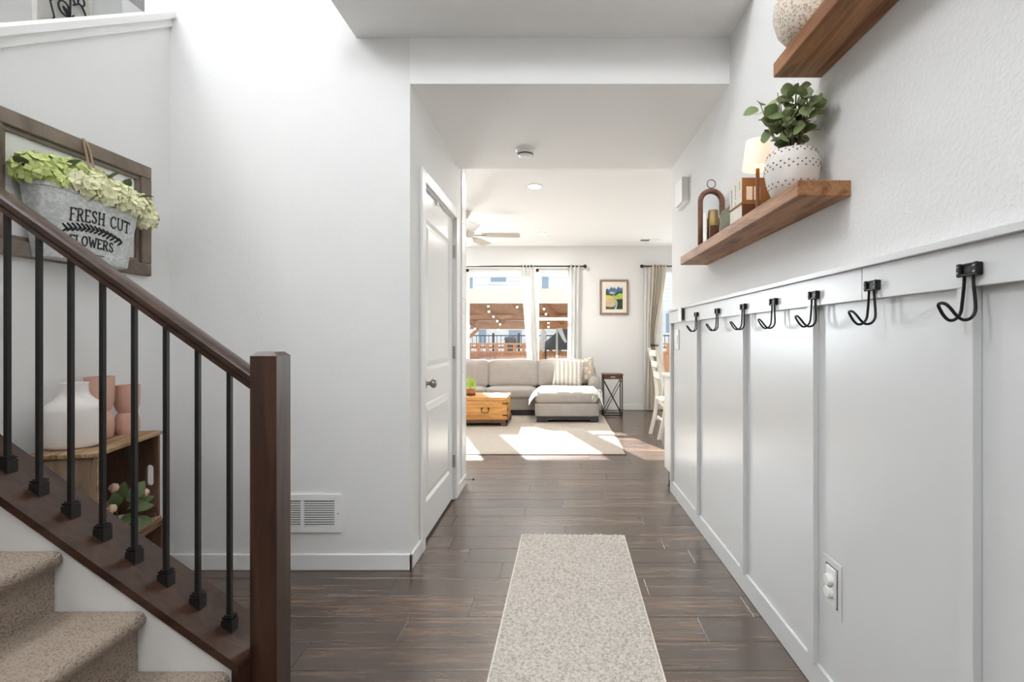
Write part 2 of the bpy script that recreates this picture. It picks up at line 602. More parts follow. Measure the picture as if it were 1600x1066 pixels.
def S(o, label=None):
    o['kind'] = 'structure'
    if label:
        o['label'] = label
    return o


def instance(src, parent, loc=None, rot=None, scale=None, name=None):
    c = src.copy()
    col.objects.link(c)
    c.parent = parent
    if loc is not None:
        c.location = loc
    if rot is not None:
        c.rotation_euler = rot
    if scale is not None:
        c.scale = scale
    return c


def copy_tree(o, parent=None, loc=None):
    c = o.copy()
    col.objects.link(c)
    c.parent = parent
    if loc is not None:
        c.location = loc
    for ch in list(o.children):
        copy_tree(ch, c)
    return c


def arc(c, r, a0, a1, n, plane='xz'):
    out = []
    for i in range(n + 1):
        a = a0 + (a1 - a0) * i / n
        x, y = r * math.cos(a), r * math.sin(a)
        out.append({'xz': (c[0] + x, c[1], c[2] + y), 'yz': (c[0], c[1] + x, c[2] + y), 'xy': (c[0] + x, c[1] + y, c[2])}[plane])
    return out


def spline(pts, n=6):
    """Catmull-Rom through points"""
    P = [Vector(p) for p in pts]
    P = [P[0] * 2 - P[1]] + P + [P[-1] * 2 - P[-2]]
    out = []
    for i in range(1, len(P) - 2):
        for k in range(n):
            t = k / n
            a, b, c, d = P[i - 1], P[i], P[i + 1], P[i + 2]
            out.append(0.5 * ((2 * b) + (c - a) * t + (2 * a - 5 * b + 4 * c - d) * t * t + (3 * b - a - 3 * c + d) * t ** 3))
    out.append(P[-2])
    return out

# ================================================================== SETTING
XR = 0.872      # right wall of the hall
XL = -0.752     # left wall of the hall
YA = 2.60       # wall at the end of the stair hall / start of the dropped ceiling
XS = -1.973     # knee wall beside the upper flight
YB = 8.30       # back wall of the living room
CEIL_LIV = 2.655

# ---- floor: slab and separate planks
floor = S(MB().box(-3.5, 3.6, -1.8, 8.42, -0.12, -0.005).build('floor', 'floor_wood'), 'dark brown wood plank floor')
PW = 0.1738
PL = 1.206
known = {0: -.955, 1: -.623, 2: -.380, 3: -.79, 5: -.489, 7: .04, 8: .54, 9: -.224, 10: .03, 11: .33, 12: -.22, 13: 0.0, 14: .41, 15: -.34}


def plank_mesh(L):
    w, g, bv = PW, 0.0014, 0.0011
    mb = MB()
    x0, x1, y0, y1 = -L / 2 + g, L / 2 - g, -w / 2 + g, w / 2 - g
    vs = [(x0, y0, -.012), (x1, y0, -.012), (x1, y1, -.012), (x0, y1, -.012),
          (x0, y0, -bv), (x1, y0, -bv), (x1, y1, -bv), (x0, y1, -bv),
          (x0 + bv, y0 + bv, 0), (x1 - bv, y0 + bv, 0), (x1 - bv, y1 - bv, 0), (x0 + bv, y1 - bv, 0)]
    fs = [(8, 9, 10, 11)]
    for a, b_ in ((0, 4), (4, 8)):
        for i in range(4):
            j = (i + 1) % 4
            fs.append((a + i, a + j, b_ + j, b_ + i))
    me = bpy.data.meshes.new('plank')
    me.from_pydata(vs, [], fs)
    me.materials.append(MATS['floor_wood'])
    return me


full_plank = plank_mesh(PL)
rnd = random.Random(3)
for k in range(-4, 37):
    y0 = 1.811 + PW * k
    yc = y0 + PW / 2
    if yc < 2.62:
        xa, xb = -1.97, 0.87
    elif yc < 4.05:
        xa, xb = -0.75, 0.87
    else:
        xa, xb = -2.9, 3.3
    off = known.get(k, rnd.uniform(-.6, .6))
    j = math.floor((xa - off) / PL)
    x = off + j * PL
    while x < xb:
        a, b_ = max(x, xa), min(x + PL, xb)
        if b_ - a > 0.04:
            me = full_plank if abs(b_ - a - PL) < 1e-4 else plank_mesh(b_ - a)
            o = bpy.data.objects.new('plank', me)
            col.objects.link(o)
            o.parent = floor
            o.location = ((a + b_) / 2, yc, 0)
        x += PL

# ---- walls around the entry and stairs
S(MB().box(XR, 1.0, -1.8, 2.70, 2.72, 5.3).build('wall_right_upper', 'wall_paint'))
S(MB().box(XR, 1.0, -1.8, 3.92, 0, 2.72).build('wall_right', 'wall_paint_rough'), 'textured white wall above grey wainscot')
S(MB().box(-2.10, XL, YA, 2.72, 0, 5.3).build('wall_stair_end', 'wall_paint'), 'tall white wall facing the stairs')
w = MB()
DY0, DY1, DZ = 2.85, 3.73, 2.045
w.box(XL - .12, XL, 2.72, DY0, 0, 2.70).box(XL - .12, XL, DY1, 4.12, 0, 2.70).box(XL - .12, XL, DY0, DY1, DZ, 2.70)
S(w.build('wall_left_hall', 'wall_paint'), 'white hallway wall around the closet door')
S(MB().box(XL, XR, YA, 3.91, 2.467, 2.70).build('ceiling_hall', 'ceiling_paint'), 'lowered white hallway ceiling and its front drop')
S(MB().box(-1.024, XR, 2.27, YA, 2.70, 2.95).build('ceiling_entry', 'ceiling_paint'), 'white soffit of the upper landing')
S(MB().box(-1.024, XR, 2.27, 2.36, 2.95, 3.9).build('wall_upper_landing', 'wall_paint'))
S(MB().box(XL, XR, 2.60, 2.72, 2.95, 5.3).build('wall_upper_back', 'wall_paint'))
S(MB().box(-3.2, 1.0, -1.8, 3.7, 5.3, 5.42).build('ceiling_stairwell', 'ceiling_paint'))
S(MB().box(-3.17, -3.05, 0.3, 3.7, 0, 5.3).build('wall_stairwell_left', 'wall_paint'))
S(MB().box(-3.05, -2.0, 3.58, 3.7, 0, 5.3).build('wall_stairwell_far', 'wall_paint'))
S(MB().box(-2.10, -1.98, 2.72, 3.58, 0, 5.3).build('wall_stairwell_right', 'wall_paint'))
S(MB().box(-3.05, -1.15, 0.33, 0.45, 0, 5.3).build('wall_stair_near', 'wall_paint'))
S(MB().box(-1.27, -1.15, -1.8, 0.45, 0, 5.3).build('wall_entry_left', 'wall_paint'))
S(MB().box(-1.27, 1.0, -1.8, -1.68, 0, 5.3).build('wall_entry', 'wall_paint'))
S(MB().box(-2.20, -2.10, 2.60, 3.58, 2.905, 3.2).build('trim_4', 'ceiling_paint'), 'grey-shaded soffit edge above the upper stairs')


def knee(y):
    return 2.785 + 0.70 * (y - 2.578)


S(MB().prism([(1.60, 0), (YA, 0), (YA, knee(YA)), (1.60, knee(1.60))], 'x', XS - .12, XS).build('wall_stair_left', 'wall_paint'),
  'white knee wall behind the crate and bucket planter')
cap = structure('trim_2', 'sloping white cap and apron on the knee wall', (XS, 1.6, 2.1))
MB().prism([(1.55, knee(1.55)), (YA, knee(YA)), (YA, knee(YA) + .032), (1.55, knee(1.55) + .032)], 'x', XS - .15, XS + .033).build('cap_board', 'trim_white', cap)
MB().prism([(1.6, knee(1.6) - .042), (YA, knee(YA) - .042), (YA, knee(YA)), (1.6, knee(1.6))], 'x', XS, XS + .014).build('apron_board', 'trim_white', cap)


def baseboard(name, x0, x1, y0, y1, h=.082):
    return S(MB().bbox(x0, x1, y0, y1, 0, h, .003).build(name, 'trim_white'), None)


baseboard('baseboard_stair_end', XS, XL + .014, YA - .013, YA)
baseboard('baseboard_left_hall', XL, XL + .014, YA - .013, 2.775)
baseboard('baseboard_left_far', XL, XL + .014, 3.80, 4.13)
baseboard('baseboard_stair_left', XS, XS + .013, 1.75, YA - .013)
baseboard('baseboard_back', -3.4, 1.62, YB - .014, YB, .09)

# ---- living room shell
wins = [(-2.80, -1.80, .75, 2.29), (-1.50, -.44, .75, 2.29), (-.36, .215, .75, 2.29), (1.66, 3.30, 0, 2.29)]
w = MB()
x = -3.52
for (a, b_, z0, z1) in wins:
    w.box(x, a, YB, YB + .12, 0, CEIL_LIV)
    if z0 > 0:
        w.box(a, b_, YB, YB + .12, 0, z0)
    w.box(a, b_, YB, YB + .12, z1, CEIL_LIV)
    x = b_
w.box(x, 3.6, YB, YB + .12, 0, CEIL_LIV)
S(w.build('wall_back', 'wall_paint'), 'white back wall of the living room')
S(MB().box(-3.52, -3.4, 4.0, YB, 0, CEIL_LIV).build('wall_living_left', 'wall_paint'))
S(MB().box(3.5, 3.62, 3.8, YB, 0, CEIL_LIV).build('wall_living_right', 'wall_paint'))
S(MB().box(-3.4, XL - .12, 4.0, 4.12, 0, CEIL_LIV).build('wall_living_near', 'wall_paint'))
S(MB().box(1.0, 3.5, 3.8, 3.92, 0, CEIL_LIV).build('wall_dining_near', 'wall_paint'))
S(MB().box(-3.52, 3.62, 3.91, YB + .12, CEIL_LIV, CEIL_LIV + .15).build('ceiling_living', 'ceiling_paint'), 'white living room ceiling')

for n, (a, b_, z0, z1) in enumerate(wins):
    wn_ = structure('window_%d' % (n + 1), ['white framed window at the far left', 'wide fixed white window behind the sofa', 'narrow white sash window behind the sofa', 'white sliding glass door'][n], ((a + b_) / 2, YB + .06, z0))
    f = .05
    y0, y1 = YB + .03, YB + .10
    fr = MB()
    fr.bbox(a, b_, y0, y1, z1 - f, z1).bbox(a, b_, y0, y1, z0, z0 + f).bbox(a, a + f, y0, y1, z0, z1).bbox(b_ - f, b_, y0, y1, z0, z1)
    fr.build('window_frame', 'trim_white', wn_)
    if n == 2:
        MB().bbox(a + f, b_ - f, y0, y1, 1.452, 1.502).build('meeting_rail', 'trim_white', wn_)
        MB().box(a + f, b_ - f, YB + .062, YB + .066, 1.50, z1 - f).build('pane', 'window_glass', wn_)
        MB().box(a + f, b_ - f, YB + .062, YB + .066, z0 + f, 1.46).build('pane', 'window_glass', wn_)
    elif n == 3:
        xm = (a + b_) / 2
        MB().bbox(xm - .05, xm + .05, y0, y1, z0 + f, z1 - f).build('door_stile', 'trim_white', wn_)
        MB().box(a + f, xm - .05, YB + .062, YB + .066, z0 + f, z1 - f).build('pane', 'window_glass', wn_)
        MB().box(xm + .05, b_ - f, YB + .062, YB + .066, z0 + f, z1 - f).build('pane', 'window_glass', wn_)
    else:
        MB().box(a + f, b_ - f, YB + .062, YB + .066, z0 + f, z1 - f).build('pane', 'window_glass', wn_)
    if n < 3:
        MB().bbox(a - .02, b_ + .02, YB - .03, YB + .04, z0 - .03, z0, .004).build('window_sill', 'trim_white', wn_)

# frame of the stairwell window, and an added frame round the front fill lamp
for nm, lb, bx in (('window_5', 'high stairwell window', (-3.05, -3.02, .47, 1.5, 3.62, 5.08)), ('window_6', 'added window frame around the fill lamp over the front door', (-1.0, .6, -1.68, -1.65, 3.42, 4.98)) ):
    wn_ = structure(nm, lb, (bx[0], bx[2], bx[4]))
    x0, x1, y0, y1, z0, z1 = bx
    fr = MB()
    if x1 - x0 < .1:
        fr.box(x0, x1, y0 - .06, y0, z0, z1).box(x0, x1, y1, y1 + .06, z0, z1).box(x0, x1, y0 - .06, y1 + .06, z1, z1 + .06).box(x0, x1, y0 - .06, y1 + .06, z0 - .06, z0)
    else:
        fr.box(x0 - .06, x0, y0, y1, z0, z1).box(x1, x1 + .06, y0, y1, z0, z1).box(x0 - .06, x1 + .06, y0, y1, z1, z1 + .06).box(x0 - .06, x1 + .06, y0, y1, z0 - .06, z0)
    fr.build('window_frame', 'trim_white', wn_)

fd = structure('door_2', 'dark stained front door', (-.1, -1.66, 0))
MB().bbox(-.56, .36, -1.68, -1.635, .01, 2.05, .004).build('door_slab', 'stained_dark', fd)
for (za, zb) in ((.22, .95), (1.12, 1.88)):
    for (xa, xb) in ((-.46, -.15), (-.05, .26)):
        MB().bbox(xa, xb, -1.635, -1.622, za, zb, .01).build('door_panel', 'stained_dark', fd)
MB().bbox(-.65, -.56, -1.68, -1.64, 0, 2.14, .004).bbox(.36, .45, -1.68, -1.64, 0, 2.14, .004).bbox(-.56, .36, -1.68, -1.64, 2.05, 2.14, .004).build('casing', 'trim_white', fd)

# ---- board and batten wainscot on the right wall
PX, RX, CX = 0.866, 0.846, 0.832
wa = structure('trim_1', 'light grey board-and-batten wainscot with top rail', (XR, 1.0, 0))
MB().box(PX, XR, -1.7, 3.92, .09, 1.30).build('panel_sheet', 'wainscot_grey', wa)
for (a, b_) in ((-1.7, 1.4245), (1.4265, 3.90)):
    MB().bbox(RX, XR, a, b_, 1.283, 1.372, .0015).build('rail_board', 'wainscot_grey', wa)
MB().bbox(CX, XR, -1.7, 3.92, 1.372, 1.390, .0015).build('cap_board', 'wainscot_grey', wa)
bt = None
for i, y in enumerate((0.39, 1.045, 1.698, 2.344, 3.122, 3.846)):
    if bt is None:
        bt = MB().bbox(RX, PX, 0, .042, .097, 1.283, .0015).build('batten', 'wainscot_grey', wa, local=True)
        bt.location = Vector((0, y, 0)) - Vector(wa.location)
    else:
        instance(bt, wa, Vector((0, y, 0)) - Vector(wa.location))
S(MB().bbox(.858, XR, -1.7, 3.93, 0, .097, .003).build('baseboard_right', 'wainscot_grey'), 'grey baseboard under the wainscot')

# ---- closet door
dr = structure('door_1', 'white two-panel closet door with knob', (XL, 3.29, 0))
SX = XL - .012          # face of the slab
y0, y1 = 2.868, 3.712
st = MB()
PA, PB_ = (2.965, 3.615), ((.22, .80), (.985, 1.865))
st.box(SX - .035, SX - .009, y0, y1, .016, 2.03)
for (a, b_, c, d) in ((y0, PA[0], .016, 2.03), (PA[1], y1, .016, 2.03), (PA[0], PA[1], .016, .22), (PA[0], PA[1], .80, .985), (PA[0], PA[1], 1.865, 2.03)):
    st.box(SX - .01, SX, a, b_, c, d)
st.build('door_slab', 'door_white', dr)
for (za, zb) in PB_:
    p = MB()
    # moulded bevel then a raised flat field
    a, b_ = PA
    i1, i2 = .022, .055
    def ring(i, x): return [(x, a + i, za + i), (x, b_ - i, za + i), (x, b_ - i, zb - i), (x, a + i, zb - i)]
    vs = ring(0, SX) + ring(i1, SX - .009) + ring(i2, SX - .002)
    fs = [(8, 9, 10, 11)]
    for s_ in (0, 4):
        for i in range(4):
            j = (i + 1) % 4
            fs.append((s_ + i, s_ + j, s_ + 4 + j, s_ + 4 + i))
    p.add(vs, fs).build('door_panel', 'door_white', dr)
cs = MB()
for (a, b_, c, d) in ((2.782, 2.852, 0, DZ + .065), (3.728, 3.798, 0, DZ + .065), (2.852, 3.728, DZ, DZ + .065)):
    cs.bbox(XL, XL + .016, a, b_, c, d, .004)
cs.build('casing', 'trim_white', dr)
jb = MB()
jb.box(XL - .12, XL, 2.85, 2.862, 0, DZ).box(XL - .12, XL, 3.718, 3.73, 0, DZ).box(XL - .12, XL, 2.85, 3.73, DZ - .012, DZ)
jb.build('jamb', 'trim_white', dr)
kn = MB()
Mk = Matrix.Translation((SX, 2.935, .915)) @ Matrix.Rotation(PI / 2, 4, 'Y')
kk = MB().lathe([(.031, 0), (.032, .006), (.012, .010), (.011, .032), (.020, .036), (.027, .046), (.027, .056), (.018, .066), (.0, .068)], 20)
kn.add([Mk @ q for q in kk.v], kk.f)
kn.build('knob', 'metal_bronze', dr, True)
for z in (.28, 1.07, 1.80):
    MB().bbox(SX - .002, XL + .006, 3.709, 3.722, z - .045, z + .045, .002).build('hinge', 'metal_steel', dr)
MB().bbox(SX, SX + .014, 3.19, 3.225, 2.005, 2.026, .003).build('door_catch', 'plate_white', dr)

# ---- shiplap at the end of the hall wall
sh = structure('trim_3', 'white shiplap boards at the end of the hall wall', (XL, 4.05, 0))
z = .082
while z < 2.46:
    MB().bbox(XL, XL + .008, 3.965, 4.118, z, min(z + .1155, 2.64), .0015).build('shiplap_board', 'trim_white', sh)
    z += .1170
MB().bbox(XL - .125, XL + .010, 4.118, 4.136, .0, 2.64, .002).build('corner_trim', 'trim_white', sh)

# ---- return air vent
vt = thing('wall_vent', (-1.29, YA, .19), 'white louvred return air vent low on the wall beside newel post', 'vent')
vx0, vx1, vz0, vz1 = -1.49, -1.0985, .192, .384
fr = MB()
for (a, b_, c, d) in ((vx0, vx1, vz0, .222), (vx0, vx1, .354, vz1), (vx0, -1.457, .222, .354), (-1.131, vx1, .222, .354), (-1.302, -1.286, .222, .354)):
    fr.box(a, b_, YA - .012, YA, c, d)
fr.build('vent_frame', 'plate_white', vt)
MB().box(-1.457, -1.131, YA - .002, YA, .222, .354).build('vent_back', 'slot_dark', vt)
slat = None
for i in range(12):
    z = .2245 + i * .01165
    s_ = MB()
    for (a, b_) in ((-1.457, -1.302), (-1.286, -1.131)):
        s_.box(a, b_, YA - .010, YA - .006, z - .001, z + .0055)
    s_.build('slat', 'plate_white', vt)
for x in (-1.475, -1.113):
    MB().lathe([(.004, 0), (.004, .0015), (0, .002)], 10).build('screw', 'metal_steel', vt, local=True).matrix_local = Matrix.Translation(Vector((x, YA - .012, .288)) - Vector(vt.location)) @ Matrix.Rotation(PI / 2, 4, 'X')

# ---- staircase
YSK = 1.535
RUN, RISE, NX = .2495, .180, -.979
stc = thing('staircase', (-1.3, 1.0, 0), 'tan carpeted stairs climbing to the left', 'stairs')


def step_profile(i):
    """tread with bullnose and riser below, polygon in x-z"""
    zt = RISE * i
    xn = NX - RUN * (i - 1)
    r = .023
    pts = [(xn - RUN - .03, zt)]
    pts += [(xn - r + r * math.cos(a), zt - r + r * math.sin(a)) for a in [PI / 2 - PI * k / 10 for k in range(11)]]
    pts += [(xn - .03, zt - 2 * r), (xn - .03, zt - RISE), (xn - RUN - .03, zt - RISE)]
    return pts


for i in range(1, 7):
    zt = RISE * i
    xn = NX - RUN * (i - 1)
    r = .023
    # tread: rounded far end against the skirt, like wrapped carpet
    sec = [(xn - RUN - .03, zt)] + [(xn - r - t, zt) for t in (.20, .12, .05)]
    sec += [(xn - r + r * math.cos(a), zt - r + r * math.sin(a)) for a in [PI / 2 - PI * k / 12 for k in range(13)]]
    sec += [(xn - .034, zt - 2 * r), (xn - RUN - .03, zt - 2 * r)]
    n = len(sec)
    ys = [.453] + [.45 + (YSK - .45) * k / 8 for k in range(1, 8)] + [YSK - .013, YSK - .005, YSK - .001]
    vs, fs = [], []
    for q, y in enumerate(ys):
        sh_ = 0 if q < len(ys) - 2 else (.002 if q == len(ys) - 2 else .008)
        cx_, cz_ = xn - .1, zt - r
        for (px, pz) in sec:
            if sh_ and px > xn - .06:
                px = px - sh_ * (px - (xn - .06)) / .06
            vs.append((px, y, pz - (sh_ * .3 if pz > zt - .004 else 0)))
    for q in range(len(ys) - 1):
        for k in range(n):
            l = (k + 1) % n
            fs.append((q * n + k, q * n + l, (q + 1) * n + l, (q + 1) * n + k))
    fs.append(tuple(range(n)))
    fs.append(tuple(range((len(ys)) * n - 1, (len(ys) - 1) * n - 1, -1)))
    MB().add(vs, fs).build('tread', 'carpet_tan', stc, 'auto')
    MB().box(xn - RUN - .03, xn - .03, .453, YSK - .002, zt - RISE, zt - 2 * r).build('riser', 'carpet_tan', stc)


def capz(x):            # top of the stained cap board at its front edge
    return .709 - .7115 * (x + 1.662)


curb_end = -.975
S(MB().prism([(XS, 0), (curb_end, 0), (curb_end, capz(curb_end) - .029), (XS, capz(XS) - .029)], 'y', YSK, 1.70).build('wall_stair_curb', 'trim_white'),
  'low white stringer wall under the stair railing')

rail = thing('stair_railing', (-.907, 1.616, 0), 'dark stained wood stair railing with black iron balusters', 'railing')
MB().prism([(XS, capz(XS)), (-.952, capz(-.952)), (-.952, capz(-.952) - .029), (XS, capz(XS) - .029)], 'y', 1.522, 1.715).build('cap_board', 'stained_rail', rail)
MB().box(curb_end, -.948, 1.528, 1.705, 0, capz(curb_end) - .022).build('end_board', 'stained_dark', rail)
nw = MB()
a, b_, c, d = -.948, -.866, 1.575, 1.657
vs = [(a, c, 0), (b_, c, 0), (b_, d, 0), (a, d, 0), (a, c, 1.122), (b_, c, 1.122), (b_, d, 1.122), (a, d, 1.122)]
t = .013
vs += [(a + t, c + t, 1.134), (b_ - t, c + t, 1.134), (b_ - t, d - t, 1.134), (a + t, d - t, 1.134)]
fs = [(0, 3, 2, 1), (8, 9, 10, 11)]
for s_ in (0, 4):
    for i in range(4):
        j = (i + 1) % 4
        fs.append((s_ + i, s_ + j, s_ + 4 + j, s_ + 4 + i))
nw.add(vs, fs).build('newel_post', 'stained_dark', rail)


def railz(x):           # underside of the handrail
    return 1.011 - .713 * (x + .948)


# handrail section across y (offset), height above underside
sec = [(-.024, 0), (.024, 0), (.025, .015), (.021, .019), (.021, .023), (.030, .028), (.031, .044), (.026, .053), (.016, .058),
       (-.016, .058), (-.026, .053), (-.031, .044), (-.030, .028), (-.021, .023), (-.021, .019), (-.025, .015)]
n = len(sec)
vs = []
for x in (XS, -.948):
    for (yy, zz) in sec:
        vs.append((x, 1.616 + yy, railz(x) + zz))
fs = [tuple(range(n)), tuple(range(2 * n - 1, n - 1, -1))] + [(i, (i + 1) % n, n + (i + 1) % n, n + i) for i in range(n)]
MB().add(vs, fs).build('handrail', 'stained_rail', rail, 'auto')
for i in range(9):
    x = -1.0365 - .1002 * i
    h = .00635
    base = capz(x) - .004
    bl = MB().box(x - h, x + h, 1.616 - h, 1.616 + h, base, railz(x) + .006).build('baluster', 'iron_black', rail)
    sl = .7115
    def sloped(mb, hw, z0, z1, slope0, slope1):
        vs = []
        for (z_, s_) in ((z0, slope0), (z1, slope1)):
            for (dx, dy) in ((-hw[0], -hw[0]), (hw[0], -hw[0]), (hw[0], hw[0]), (-hw[0], hw[0])):
                vs.append((x + dx, 1.616 + dy, z_ - s_ * dx))
        mb.add(vs, [(0, 3, 2, 1), (4, 5, 6, 7), (0, 1, 5, 4), (1, 2, 6, 5), (2, 3, 7, 6), (3, 0, 4, 7)])
    sb = MB()
    sloped(sb, (.0165,), capz(x), capz(x) + .030, sl, 0)
    sloped(sb, (.0135,), capz(x) + .030, capz(x) + .034, 0, 0)
    sloped(sb, (.0155,), capz(x) + .034, capz(x) + .039, 0, 0)
    sloped(sb, (.0115,), capz(x) + .039, capz(x) + .043, 0, 0)
    sb.build('shoe', 'iron_black', bl)

# ---- small fixed things on walls and ceilings
sd = thing('smoke_detector', (-.224, 3.51, 2.467), 'round white smoke detector on the lowered hall ceiling', 'smoke detector')
MB().lathe([(.066, 0), (.066, -.010), (.058, -.014)][::-1], 28, sd.location).build('mounting_plate', 'plate_white', sd, 'auto')
MB().lathe([(0, -.052), (.030, -.052), (.046, -.047), (.052, -.040), (.052, -.033), (.058, -.032), (.058, -.012)], 28, sd.location).build('detector_body', 'plate_white', sd, 'auto')
MB().lathe([(.0525, -.0405), (.0535, -.0405), (.0535, -.0325), (.0525, -.0325)], 28, sd.location).build('vent_slot', 'slot_dark', sd)


def downlight(x, y, z, label, power):
    t_ = thing('recessed_light', (x, y, z), label, 'ceiling light', 'recessed ceiling lights')
    MB().lathe([(.086, 0), (.084, -.006), (.066, -.008), (.062, -.003), (.062, 0)], 28, (x, y, z)).build('trim_ring', 'plate_white', t_, 'auto')
    MB().lathe([(0, -.002), (.062, -.002)], 24, (x, y, z)).build('lens', 'bulb_lit', t_)
    d_ = bpy.data.lights.new('downlight_glow', 'AREA')
    d_.shape = 'DISK'; d_.size = .12; d_.energy = power; d_.color = (1, .96, .90)
    o_ = bpy.data.objects.new('downlight_glow', d_)
    col.objects.link(o_)
    o_.parent = t_
    o_.location = (0, 0, -.012)


downlight(-.23, 5.0, CEIL_LIV, 'recessed round ceiling light nearer the hall', 6)
downlight(-.23, 7.28, CEIL_LIV, 'recessed round ceiling light nearer the back wall', 6)

cv = thing('ceiling_vent', (1.385, 7.76, CEIL_LIV), 'small white ceiling air register near the back wall', 'vent')
MB().bbox(1.235, 1.535, 7.69, 7.83, CEIL_LIV - .008, CEIL_LIV, .003).build('vent_frame', 'plate_white', cv)
for i in range(5):
    MB().box(1.25, 1.38, 7.705 + i * .024, 7.715 + i * .024, CEIL_LIV - .010, CEIL_LIV - .008).build('slot', 'slot_dark', cv)

ch = thing('door_chime', (XR, 3.52, 2.08), 'white door chime box high on the right wall', 'door chime')
MB().bbox(XR - .045, XR, 3.42, 3.62, 2.09, 2.255, .004).build('chime_cover', 'plate_white', ch)
MB().bbox(XR - .028, XR, 3.40, 3.64, 2.078, 2.09, .003).build('chime_base', 'plate_white', ch)

ot = thing('wall_outlet', (PX, 1.6145, .30), 'white wall outlet with two round safety caps set in the grey wainscot', 'outlet')
oy0, oy1, oz0, oz1 = 1.560, 1.669, .310, .480
f = MB()
f.bbox(PX - .004, PX, oy0, oy1, oz0, oz0 + .022, .001).bbox(PX - .004, PX, oy0, oy1, oz1 - .022, oz1, .001)
f.bbox(PX - .004, PX, oy0, oy0 + .018, oz0 + .022, oz1 - .022, .001).bbox(PX - .004, PX, oy1 - .018, oy1, oz0 + .022, oz1 - .022, .001)
f.build('outer_frame', 'wainscot_grey', ot)
MB().box(PX - .001, PX + .004, oy0 + .0185, oy1 - .0185, oz0 + .0225, oz1 - .0225).build('recess', 'slot_dark', ot)
MB().bbox(PX - .008, PX, oy0 + .026, oy1 - .026, oz0 + .026, oz1 - .026, .002).build('cover_plate', 'plate_white', ot)
for z in (.378, .416):
    cp = MB().lathe([(.019, 0), (.019, .010), (.016, .014), (0, .0145)], 20)
    Mc = Matrix.Translation((PX - .008, 1.6145, z)) @ Matrix.Rotation(-PI / 2, 4, 'Y')
    MB().add([Mc @ q for q in cp.v], cp.f).build('safety_cap', 'plate_white', ot, 'auto')

sw = thing('light_switch', (PX, 3.72, 1.13), 'small light switch plate at the far end of the wainscot', 'light switch')
MB().bbox(PX - .006, PX, 3.655, 3.765, 1.09, 1.235, .002).build('switch_plate', 'plate_white', sw)
MB().bbox(PX - .010, PX - .006, 3.69, 3.73, 1.13, 1.195, .002).build('rocker', 'trim_white', sw)
pk = thing('sensor_box', (RX, 3.47, 1.28), 'small white sensor box stuck on the far end of the grey rail', 'sensor')
MB().bbox(RX - .022, RX, 3.43, 3.52, 1.285, 1.385, .003).build('sensor_cover', 'plate_white', pk)
MB().bbox(RX - .018, RX, 3.425, 3.43, 1.295, 1.375, .001).build('sensor_side', 'slot_dark', pk)
dst = thing('door_stop', (XL + .014, 4.05, .05), 'spring door stop on the left hall baseboard', 'door stop')
sp = [(XL + .014 + .0009 * k, 4.05 + .006 * math.cos(k * .9), .055 + .006 * math.sin(k * .9)) for k in range(70)]
MB().tube(sp, .0016, 5).build('spring', 'metal_bronze', dst)
MB().bbox(XL + .076, XL + .090, 4.042, 4.058, .047, .063, .003).build('rubber_tip', 'metal_dark', dst)

# ================================================================== OBJECTS IN THE HALL
# ---- coat hooks on the rail
HOOK_Y = (1.045, 1.369, 1.681, 1.995, 2.32, 2.70, 3.11)
ords = ('nearest the camera', 'second from the camera end', 'third from the camera end', 'middle one of the seven',
        'third from the far end', 'second from the far end', 'farthest from the camera')
hook0 = None
for i, y in enumerate(HOOK_Y):
    label = 'black wire coat hook on the grey rail, ' + ords[i]
    if hook0 is None:
        hook0 = thing('coat_hook', (RX, y, 1.318), label, 'coat hook', 'wire coat hooks on the rail')
        # plate: recessed centre and raised riveted ends (local coordinates, wall towards +x)
        p = MB()
        p.bbox(-.009, 0, -.028, .028, -.013, .013, .002)
        p.bbox(-.014, -.008, -.028, -.015, -.014, .014, .0025).bbox(-.014, -.008, .015, .028, -.014, .014, .0025)
        p.bbox(-.013, -.008, -.016, .016, -.013, -.008, .001).bbox(-.012, -.008, -.016, .016, .009, .013, .001)
        pl = p.build('hook_plate', 'iron_black', hook0, local=True)
        for (yy, zz) in ((-.0215, .006), (-.0215, -.006), (.0215, .006), (.0215, -.006)):
            MB().ball((-.0145, yy, zz), .0028, 8, 6).build('rivet', 'metal_steel', pl, True, local=True)
        pts = [(-.008, -.011, -.008), (-.008, -.012, -.03), (-.008, -.0165, -.065), (-.010, -.0185, -.087), (-.020, -.019, -.1005), (-.034, -.018, -.103),
               (-.046, -.0165, -.094), (-.056, -.0145, -.080), (-.0625, -.010, -.071), (-.064, 0, -.0685),
               (-.0625, .010, -.071), (-.056, .0145, -.080), (-.046, .0165, -.094), (-.034, .018, -.103), (-.020, .019, -.1005),
               (-.010, .0185, -.087), (-.008, .0165, -.065), (-.008, .012, -.03), (-.008, .011, -.008)]
        MB().tube(spline(pts, 4), .0033, 8).build('hook_wire', 'iron_black', hook0, True, local=True)
    else:
        c = copy_tree(hook0, None, (RX, y, 1.318))
        c['label'] = label

# ---- floating shelves
for nm, (y0, y1, z0, z1), lb in (('a', (1.523, 2.983, 1.600, 1.648), 'lower thick brown wood floating shelf holding plant and lamp'),
                                 ('b', (.24, 1.697, 2.039, 2.087), 'upper thick brown wood floating shelf at the top of the wall')):
    o = MB().bbox(.713, XR, y0, y1, z0, z1, .0025).build('floating_shelf', 'shelf_wood', origin=(.79, (y0 + y1) / 2, z0))
    tag(o, lb, 'shelf', 'floating wood shelves')

SH = 1.648
